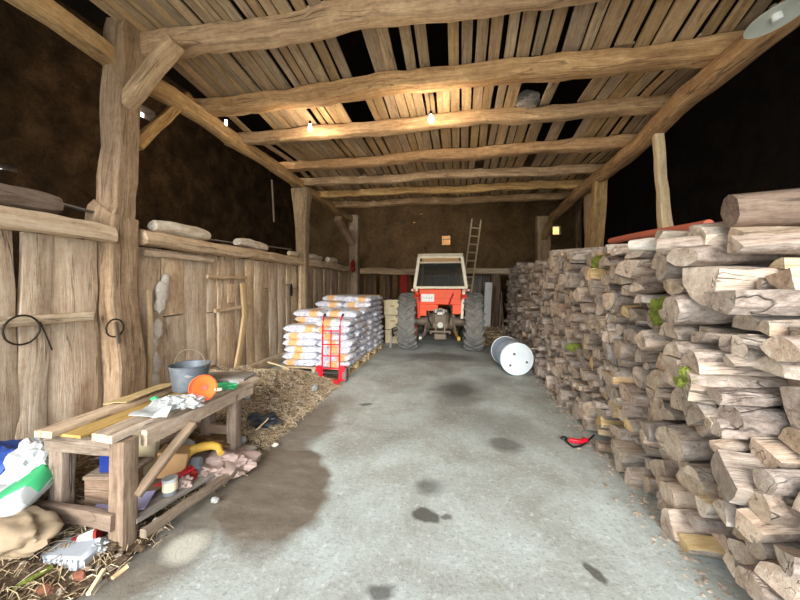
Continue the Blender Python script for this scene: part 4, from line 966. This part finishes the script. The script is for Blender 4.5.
# bucket
def bucket(c, r0, r1, h, label):
    t = thing('bucket', label, 'bucket', c); c = Vector(c); mb = MB()
    mb.lathe([(0, 0), (r0, 0), (r0+.004, .01), (r0+(r1-r0)*.85, h*.86), (r1*.99, h*.87), (r1, h), (r1+.008, h+.004), (r1+.004, h-.008), (r1-.008, h-.006), (r0-.006, .012), (0, .012)], 36, Matrix.Translation(c)); mb.build('body', 'zinc', t)
    mb = MB(); mb.tube([c+Vector((math.cos(a)*r1*1.02, math.sin(a)*.0+.0+.04*0, h-.015))+Vector((0, .3*math.sin(a)*r1*.2, math.sin(a)*r1*.95)) for a in (PI*i/16 for i in range(17))], .006, 6, up=YU); mb.build('handle', 'iron', t)
    mb = MB(); mb.blob(c+Vector((0, 0, h*.62)), (r1*.86, r1*.86, .03), jit=.4, sub=3); mb.build('content', 'slate', t)
    return t
bk = atD(188, 391, 2.78)
bucket((bk.x, bk.y+.02, TOP+.012), .118, .146, .2, 'dented zinc bucket with raised handle on the workbench')
# orange funnel disc leaning on the bucket
fc = atD(203, 388, 2.5)
t = thing('funnel', 'round orange plastic funnel leaning in front of the zinc bucket', 'funnel', fc, rx=PI/2-.25, rz=.5)
mb = MB(); mb.lathe([(.088, .008), (.095, 0), (.092, -.008), (.08, -.012), (.03, -.06), (.022, -.065), (.022, -.07), (.034, -.066), (.086, -.02)], 36); mb.build('cone', 'funnel', t, local=True)
mb = MB(); mb.cyl((0, 0, -.062), (0, 0, -.16), .02, .013, n=12); mb.build('spout', 'funnelred', t, local=True)
mb = MB(); mb.box((.1, -.02, -.005), (.05, .02, .01), bev=.004); mb.build('hang_tab', 'cream', t, local=True)
def crumple(name, c, s, mat, label, cat, m=None, jit=.45, freq=2.2, sub=4, flat=None, sharp=25):
    mb = MB(); mb.blob(c, s, m=m, sub=sub, jit=jit, freq=freq, flat=flat); return tag(mb.build(name, mat, sharp=sharp), label, cat)
q = lambda px, py, d: atD(px, py, d)
def onb(px, py, z=TOP): return atZ(px, py, z)
mb = MB(); a = onb(141, 420); mb.sheet(a+Vector((-.05, -.04, .01)), (.2, .08, 0), (-.06, .28, .03), 12, 12, .035, 9, .003); mb.blob(a+Vector((.04, .2, .04)), (.09, .08, .04), jit=.6, freq=3)
tp_ = tag(mb.build('crumpled_paper', 'sackwhite', sharp=25), 'crumpled white plastic wrapping on the front of the workbench', 'wrapping')
mb = MB(); mb.blob(onb(155, 399, TOP+.06), (.03, .02, .018), jit=.3); mb.build('green_cap', 'green', tp_)
crumple('crumpled_paper', onb(188, 402, TOP+.03), (.11, .1, .04), 'sackwhite', 'crumpled white paper below the orange funnel', 'paper', jit=.5, flat=.6)
crumple('plastic_bottle', onb(226, 386, TOP+.04), (.09, .05, .03), 'green', 'flattened green and white bottle at the inner end of the bench', 'bottle', jit=.4, flat=.8)
mb = MB(); mb.blob(onb(233, 383, TOP+.05), (.05, .03, .025), jit=.3); tag(mb.build('white_lump', 'sackwhite'), 'white plastic scrap beside the green bottle', 'scrap')
mb = MB(); mb.sheet(onb(150, 408, TOP+.0)+Vector((-.4, -.0, .0)), (.2, 0, .03), (.0, .5, 0), 6, 14, .01, 4, .006); tag(mb.build('ochre_sheet', 'ochre'), 'ochre cardboard sheet lying in the bench trough', 'cardboard')
# under and around the bench
mb = MB(); mb.box((-2.26, 1.9, .235), (.22, .22, .19), m=rot(0, 0, .15), bev=.008); tag(mb.build('wooden_block', 'bench'), 'squared wooden block on the lower shelf', 'block')
mb = MB(); mb.box((-2.22, 1.9, .345), (.27, .26, .025), m=rot(0, .02, .2), bev=.006); tag(mb.build('loose_board', 'bench'), 'short loose board laid over the wooden block', 'board')
mb = MB(); mb.box((-2.21, 1.87, .43), (.14, .12, .14), m=rot(0, 0, .2), bev=.008); bx = tag(mb.build('blue_box', 'boxblue'), 'small blue box on the loose board under the bench', 'box')
mb = MB(); mb.blob((-2.175, 1.81, .44), (.018, .006, .028), jit=.5); mb.build('white_mark', 'white', bx)
mb = MB(); mb.box((-2.42, 2.2, .35), (.34, .04, .44), m=rot(-.06, 0, .1), bev=.006); tag(mb.build('yellow_sheet', 'cream'), 'pale yellow panel standing behind the blue box', 'panel')
mb = MB(); mb.box((-2.12, 1.83, .165), (.3, .2, .008), m=rot(0, .02, .5), bev=.002); tag(mb.build('lilac_sheet', 'lilac'), 'lilac printed sheet on the lower shelf behind the front leg', 'paper')
mb = MB(); mb.box((-1.99, 2.1, .2), (.16, .2, .012), m=rot(.1, -.3, -.3), bev=.003); tag(mb.build('red_folder', 'folder'), 'glossy red folder on the lower shelf before the tin', 'folder')
mb = MB(); mb.box((-2.1, 2.2, .25), (.2, .16, .18), m=rot(0, .2, .5), bev=.006); tag(mb.build('cardboard_box', 'cardboard'), 'open cardboard box on the shelf behind the tin', 'box')
c = atZ(170, 496, .13); t = thing('tin_jar', 'pale tin with a dusty lid on the edge of the lower shelf', 'tin', c)
mb = MB(); mb.lathe([(0, 0), (.042, 0), (.044, .01), (.044, .11), (0, .11)], 24, Matrix.Translation(c)); mb.build('body', 'greyplastic', t)
mb = MB(); mb.lathe([(.0445, .045), (.0455, .05), (.0455, .1), (.0445, .105)], 24, Matrix.Translation(c)); mb.build('label_band', 'cream', t)
mb = MB(); mb.lathe([(0, .125), (.044, .125), (.047, .12), (.047, .105), (0, .105)], 24, Matrix.Translation(c)); mb.build('lid', 'sackwhite', t)
crumple('red_bag', atZ(187, 475, .16), (.06, .06, .05), 'rag', 'crumpled dark red bag beside the tin', 'bag', jit=.5)
crumple('pink_wrapper', atZ(182, 484, .15), (.06, .06, .05), 'sackpink', 'pinkish wrapper lump beside the tin', 'wrapper', jit=.5)
# sacks, yellow hose and grey device on the ground by the inner legs
crumple('empty_sack', atZ(222, 462, .09), (.24, .22, .1), 'sackpink', 'folded pinkish grey sack on the ground at the inner end of the bench', 'sack', jit=.35, freq=1.8, flat=.8)
crumple('empty_sack', atZ(206, 470, .12), (.14, .12, .05), 'sackpink', 'small grey sack flap lying over the folded sack', 'sack', jit=.45, flat=.8)
mb = MB(); mb.tube([q(180, 474, 2.5), q(181, 464, 2.52), q(186, 455, 2.56), q(194, 449, 2.6), q(204, 446, 2.62), q(213, 445, 2.62), q(219, 447, 2.6), q(221, 453, 2.56)], lambda s: .036*(1-.35*abs(2*s-1)), 12, jit=.006)
tag(mb.build('yellow_hose', 'yellow'), 'thick yellow hose curled over the sacks under the bench', 'hose')
mb = MB(); mb.box(atZ(195, 464, .2), (.1, .12, .05), m=rot(.5, .1, .6), bev=.02); tag(mb.build('grey_device', 'greyplastic'), 'small grey plastic case inside the yellow hose loop', 'case')
mb = MB(); mb.sweep(line_pts(atZ(215, 459, .14), atZ(246, 473, .05), 4, .01), rprof(.035, .02, .2)); tag(mb.build('stick', 'bench'), 'pinkish wooden stick lying across the sacks toward the aisle', 'stick')
crumple('black_plastic', atZ(258, 420, .12), (.2, .16, .06), 'darkplastic', 'dark blue-black plastic sheet on the straw behind the bench', 'plastic sheet', jit=.5, flat=.7)
crumple('white_scrap', atZ(247, 396, .3), (.035, .03, .07), 'sackwhite', 'white plastic neck sticking out of the straw behind the bench', 'scrap', jit=.3)
crumple('white_scrap', atZ(239, 441, .1), (.06, .05, .03), 'foam', 'pale bluish scrap on the straw by the inner bench leg', 'scrap', jit=.5)
crumple('white_scrap', atZ(315, 388, .12), (.03, .09, .04), 'sackwhite', 'white wrapper in the straw near the pellet bags', 'scrap', jit=.4)
# rubbish at the front corner
crumple('blue_tarp', q(-10, 470, 2.35), (.26, .26, .2), 'tarp', 'blue tarpaulin heaped against the partition', 'tarpaulin', jit=.3, freq=1.6)
crumple('white_sack', q(36, 464, 2.32), (.14, .14, .17), 'sackwhite', 'upright crumpled white plastic sack between tarpaulin and bench', 'sack', jit=.28, freq=2.4)
crumple('white_sack', q(14, 492, 2.25), (.24, .18, .12), 'sackwhite', 'flattened white sack under the blue tarpaulin', 'sack', jit=.35, freq=1.8, m=rot(0, -.4, 0))
c = q(8, 506, 2.02); mm = rot(.35, -.6, .1)
t = thing('paper_sack', 'green and white printed sack propped in front of the white sack', 'sack', c)
mb = MB(); mb.blob(c, (.25, .17, .07), m=mm, sub=4, jit=.06, power=.45); mb.build('body', 'sackwhite', t)
mb = MB(); mb.blob(c+mm.to_3x3() @ Vector((0, .03, .014)), (.253, .115, .067), m=mm, sub=4, jit=.05, power=.42); mb.build('green_print', 'green', t)
for (x_, y_, w_) in ((-.12, -.03, .12), (.17, .08, .1)): mb = MB(); mb.box(c+mm.to_3x3() @ Vector((x_*.85, y_, .084)), (w_, .045, .008), m=mm); mb.build('white_print', 'white', t)
crumple('brown_sack', atZ(12, 533, .2), (.23, .14, .1), 'paperbrown', 'lumpy beige paper sack on the ground before the bench', 'sack', jit=.3, freq=1.8, flat=.85, sharp=60)
mb = MB(); mb.box(atZ(70, 520, .13)+Vector((-.5, .0, .03)), (.5, .06, .05), m=rot(0, -.3, .3)); tag(mb.build('board_offcut', 'bench'), 'board offcut sticking out beneath the green sack', 'board')
# ribbed white pack
c = atZ(66, 558, .06)
mb = MB(); mb.box(c+Vector((0, .03, 0)), (.27, .17, .08), m=rot(0, .0, .12), bev=.02)
for k in range(9): mb.box(c+rot(0, 0, .12).to_3x3() @ Vector((-.12+k*.03, -.055, 0)), (.012, .012, .065), bev=.003, m=rot(0, 0, .12))
tag(mb.build('foam_block', 'foam', sharp=40), 'ribbed white foam pack on the ground below the bench', 'pack')
mb = MB(); c = atZ(85, 540, .08); mx = Matrix.Translation(c) @ rot(0, 1.3, .5); mb.lathe([(0, -.07), (.035, -.07), (.037, -.065), (.037, .065), (.035, .07), (0, .07)], 20, mx); cn = tag(mb.build('drink_can', 'rag'), 'red and white can lying behind the foam pack', 'can')
mb = MB(); mb.lathe([(.0375, -.02), (.039, -.02), (.039, .055), (.0375, .055)], 20, mx); mb.build('white_band', 'white', cn)
crumple('white_cup', atZ(97, 548, .06), (.05, .05, .045), 'sackwhite', 'crushed white cup between the foam pack and the bench leg', 'cup', jit=.5)
crumple('white_rag', atZ(18, 575, .05), (.07, .06, .03), 'foam', 'pale scrap of cloth at the front edge of the litter', 'rag', jit=.5)
crumple('white_rag', atZ(34, 566, .05), (.05, .04, .025), 'sackwhite', 'smaller pale scrap behind the cloth at the front of the litter', 'rag', jit=.5)
mb = MB(); mb.tube([atZ(0, 598, .05), atZ(25, 582, .09), atZ(52, 567, .08)], .011, 6); tag(mb.build('plant_stalk', 'moss'), 'greenish dry stalk lying across the litter', 'stalk')
mb = MB(); mb.box(atZ(3, 556, .05), (.2, .1, .05), m=rot(0, 0, .4), bev=.01); tag(mb.build('booklet', 'sackwhite'), 'pale boxy packet beside the beige sack', 'packet')
r = random.Random(31)
for k, (px, py, s, mat, lab) in enumerate(((80, 575, .035, 'brick', 'brick fragment below the foam pack'), (45, 590, .04, 'brick', 'reddish clod near the green stalk'), (122, 560, .03, 'soil', 'small stone beside the front bench leg'), (140, 548, .03, 'soil', 'clod of soil at the edge of the wet patch'), (158, 522, .04, 'plaster', 'crumb of mortar beside the lower shelf'), (150, 505, .05, 'sackwhite', 'crumpled white scrap under the lower shelf'), (215, 500, .03, 'slate', 'small stone beyond the stick'), (275, 445, .03, 'plaster', 'light stone at the straw edge'))):
    stone(atZ(px, py, .02+s*.5), (s, s*.8, s*.6), lab, mat)
def bar(p0, p1, w, h, mat, label, name='wood_scrap', cat='scrap'):
    mb = MB(); mb.sweep(line_pts(p0, p1, 4, .008), rprof(w, h, .15, .3), jit=.004, freq=8); return tag(mb.build(name, mat), label, cat)
bar(atZ(28, 545, .07), atZ(58, 528, .16), .05, .02, 'bench', 'splintered slat poking out between the beige sack and the bench leg')
bar(atZ(88, 595, .04), atZ(104, 570, .06), .02, .015, 'pale', 'pale stick on the litter nearest the bottom edge')
bar(atZ(112, 578, .04), atZ(128, 566, .05), .022, .014, 'honey', 'short yellowish stick in front of the bench leg')
bar((-2.75, 2.1, .12), (-2.5, 3.0, .18), .1, .03, 'bench', 'old board lying in the litter behind the bench')
bar((-2.4, 2.55, .19), (-2.06, 2.4, .24), .07, .02, 'oak_dark', 'dark slat lying across the lower shelf behind the cardboard box')
bar((-2.5, 1.95, .1), (-2.2, 2.5, .2), .06, .03, 'greywood', 'grey batten slanting under the bench')
bar(atZ(300, 372, .2), atZ(268, 362, .32), .03, .02, 'pale', 'pale stick lying on the straw near the pallet')
bar(atZ(256, 430, .12), atZ(268, 418, .18), .012, .01, 'pale', 'thin twig over the black plastic sheet')
crumple('crushed_bottle', (-2.25, 2.45, .24), (.1, .05, .045), 'glass', 'crushed clear bottle on the lower shelf under the bench', 'bottle', jit=.35)
crumple('dark_rag', (-2.1, 2.62, .2), (.14, .1, .06), 'oak_dark', 'dark crumpled rag at the inner end of the lower shelf', 'rag', jit=.45)
crumple('white_scrap', atZ(345, 455, .2) if False else (-2.02, 2.3, .19), (.04, .05, .02), 'sackwhite', 'scrap of white paper on the shelf edge beside the cardboard box', 'scrap', jit=.5)
crumple('brown_clod', atZ(112, 545, .05), (.06, .05, .03), 'soil', 'brown clod at the foot of the front bench leg', 'clod', jit=.5)
# ------------------------------------------------------------------ litter: soil, straw and chips nobody could count
def edge(y):
    e = -1.86+.12*noise.noise(Vector((y*2.2, 0, 3)))+.05*noise.noise(Vector((y*7, 0, 3)))
    return e
def hgt(x, y):
    e = edge(y); d = e-x
    if d < 0: return -.02
    k = min(1, d/.55); k = k*k*(3-2*k)
    amp = .07+.3*math.exp(-((y-4.0)/.9)**2)+.05*math.exp(-((y-1.3)/.5)**2)
    if y > 5.0: amp *= max(0, 1-(y-5.0)/.6)
    return amp*k*(.9+.5*noise.noise(Vector((x*3, y*3, 0))))+.022*min(1, d/.15)+.02*noise.noise(Vector((x*14, y*14, 2)))*min(1, d*4)
mb = MB(); nx, ny = 64, 150; vs, fs = [], []
for j in range(ny+1):
    y = .6+(5.5-.6)*j/ny
    for i in range(nx+1): x = -3.55+(1.95)*i/nx; vs.append(Vector((x, y, max(-.03, hgt(x, y)))))
for j in range(ny):
    for i in range(nx):
        a = j*(nx+1)+i; fs.append((a, a+1, a+nx+2, a+nx+1))
mb.add(vs, fs, rn=.5); 
tag(mb.build('soil_litter', 'soil'), 'trampled soil and dust along the foot of the partition', 'soil', None, 'stuff')
mb = MB()
def sp(r):
    while True:
        y = r.choice((r.uniform(3.0, 5.2), r.uniform(3.0, 5.2), r.uniform(1.0, 5.2))); x = -3.45+(edge(y)+.06+3.45)*r.random()**.7; h = hgt(x, y)
        if h > -.01 or r.random() < .3: return Vector((x, y, max(.004, h)+.006)), 0
sticks(mb, 15000, sp, (.03, .13), .0023, random.Random(5))
tag(mb.build('straw_litter', 'straw', smooth=False), 'loose straw and twigs strewn along the partition and under the bench', 'straw', None, 'stuff')
mb = MB(); r = random.Random(6)
for _ in range(1800):
    p, _n = sp(r); s = r.uniform(.006, .024); mb.blob(p+Vector((0, 0, s*.2)), (s*1.3, s, s*.6), sub=1, jit=.5, rn=r.random(), m=rot(0, 0, r.uniform(0, 3)))
tag(mb.build('chip_litter', 'bark', smooth=False), 'wood chips and clods scattered through the straw', 'chips', None, 'stuff')
mb = MB()
for _ in range(700):
    y = r.uniform(1.2, 10); x = 1.34-abs(r.gauss(0, .09)); s = r.uniform(.004, .016); mb.blob((x, y, s*.4), (s*1.6, s, s*.6), sub=1, jit=.5, m=rot(0, 0, r.uniform(0, 3)))
tag(mb.build('bark_litter', 'split', smooth=False), 'bark crumbs along the foot of the firewood stack', 'bark crumbs', None, 'stuff')

# ------------------------------------------------------------------ daylight
w = bpy.data.worlds.new('sky'); SC.world = w; w.use_nodes = True; nt = w.node_tree
bg = nt.nodes['Background']; bg.inputs['Color'].default_value = (.86, .93, 1.0, 1); bg.inputs['Strength'].default_value = 3.0
sl = bpy.data.lights.new('hazy_sun', 'SUN'); sl.energy = 3.1; sl.angle = math.radians(28); sl.color = (1, .96, .9)
so = bpy.data.objects.new('hazy_sun', sl); COL.objects.link(so); so.rotation_euler = (math.radians(90-20), 0, math.radians(6)) 
pl = bpy.data.lights.new('doorway_portal', 'AREA'); pl.shape = 'RECTANGLE'; pl.size = 7.3; pl.size_y = OPT; pl.cycles.is_portal = True
po = bpy.data.objects.new('doorway_portal', pl); COL.objects.link(po); po.location = (-.65, -1.25, OPT/2); po.rotation_euler = (math.radians(90), 0, 0)
SC.cycles.max_bounces = 8; SC.cycles.diffuse_bounces = 5; SC.cycles.use_denoising = True
v = SC.view_settings; v.view_transform = 'Standard'; v.look = 'None'; v.gamma = 1; v.use_curve_mapping = False; v.exposure = 0.95
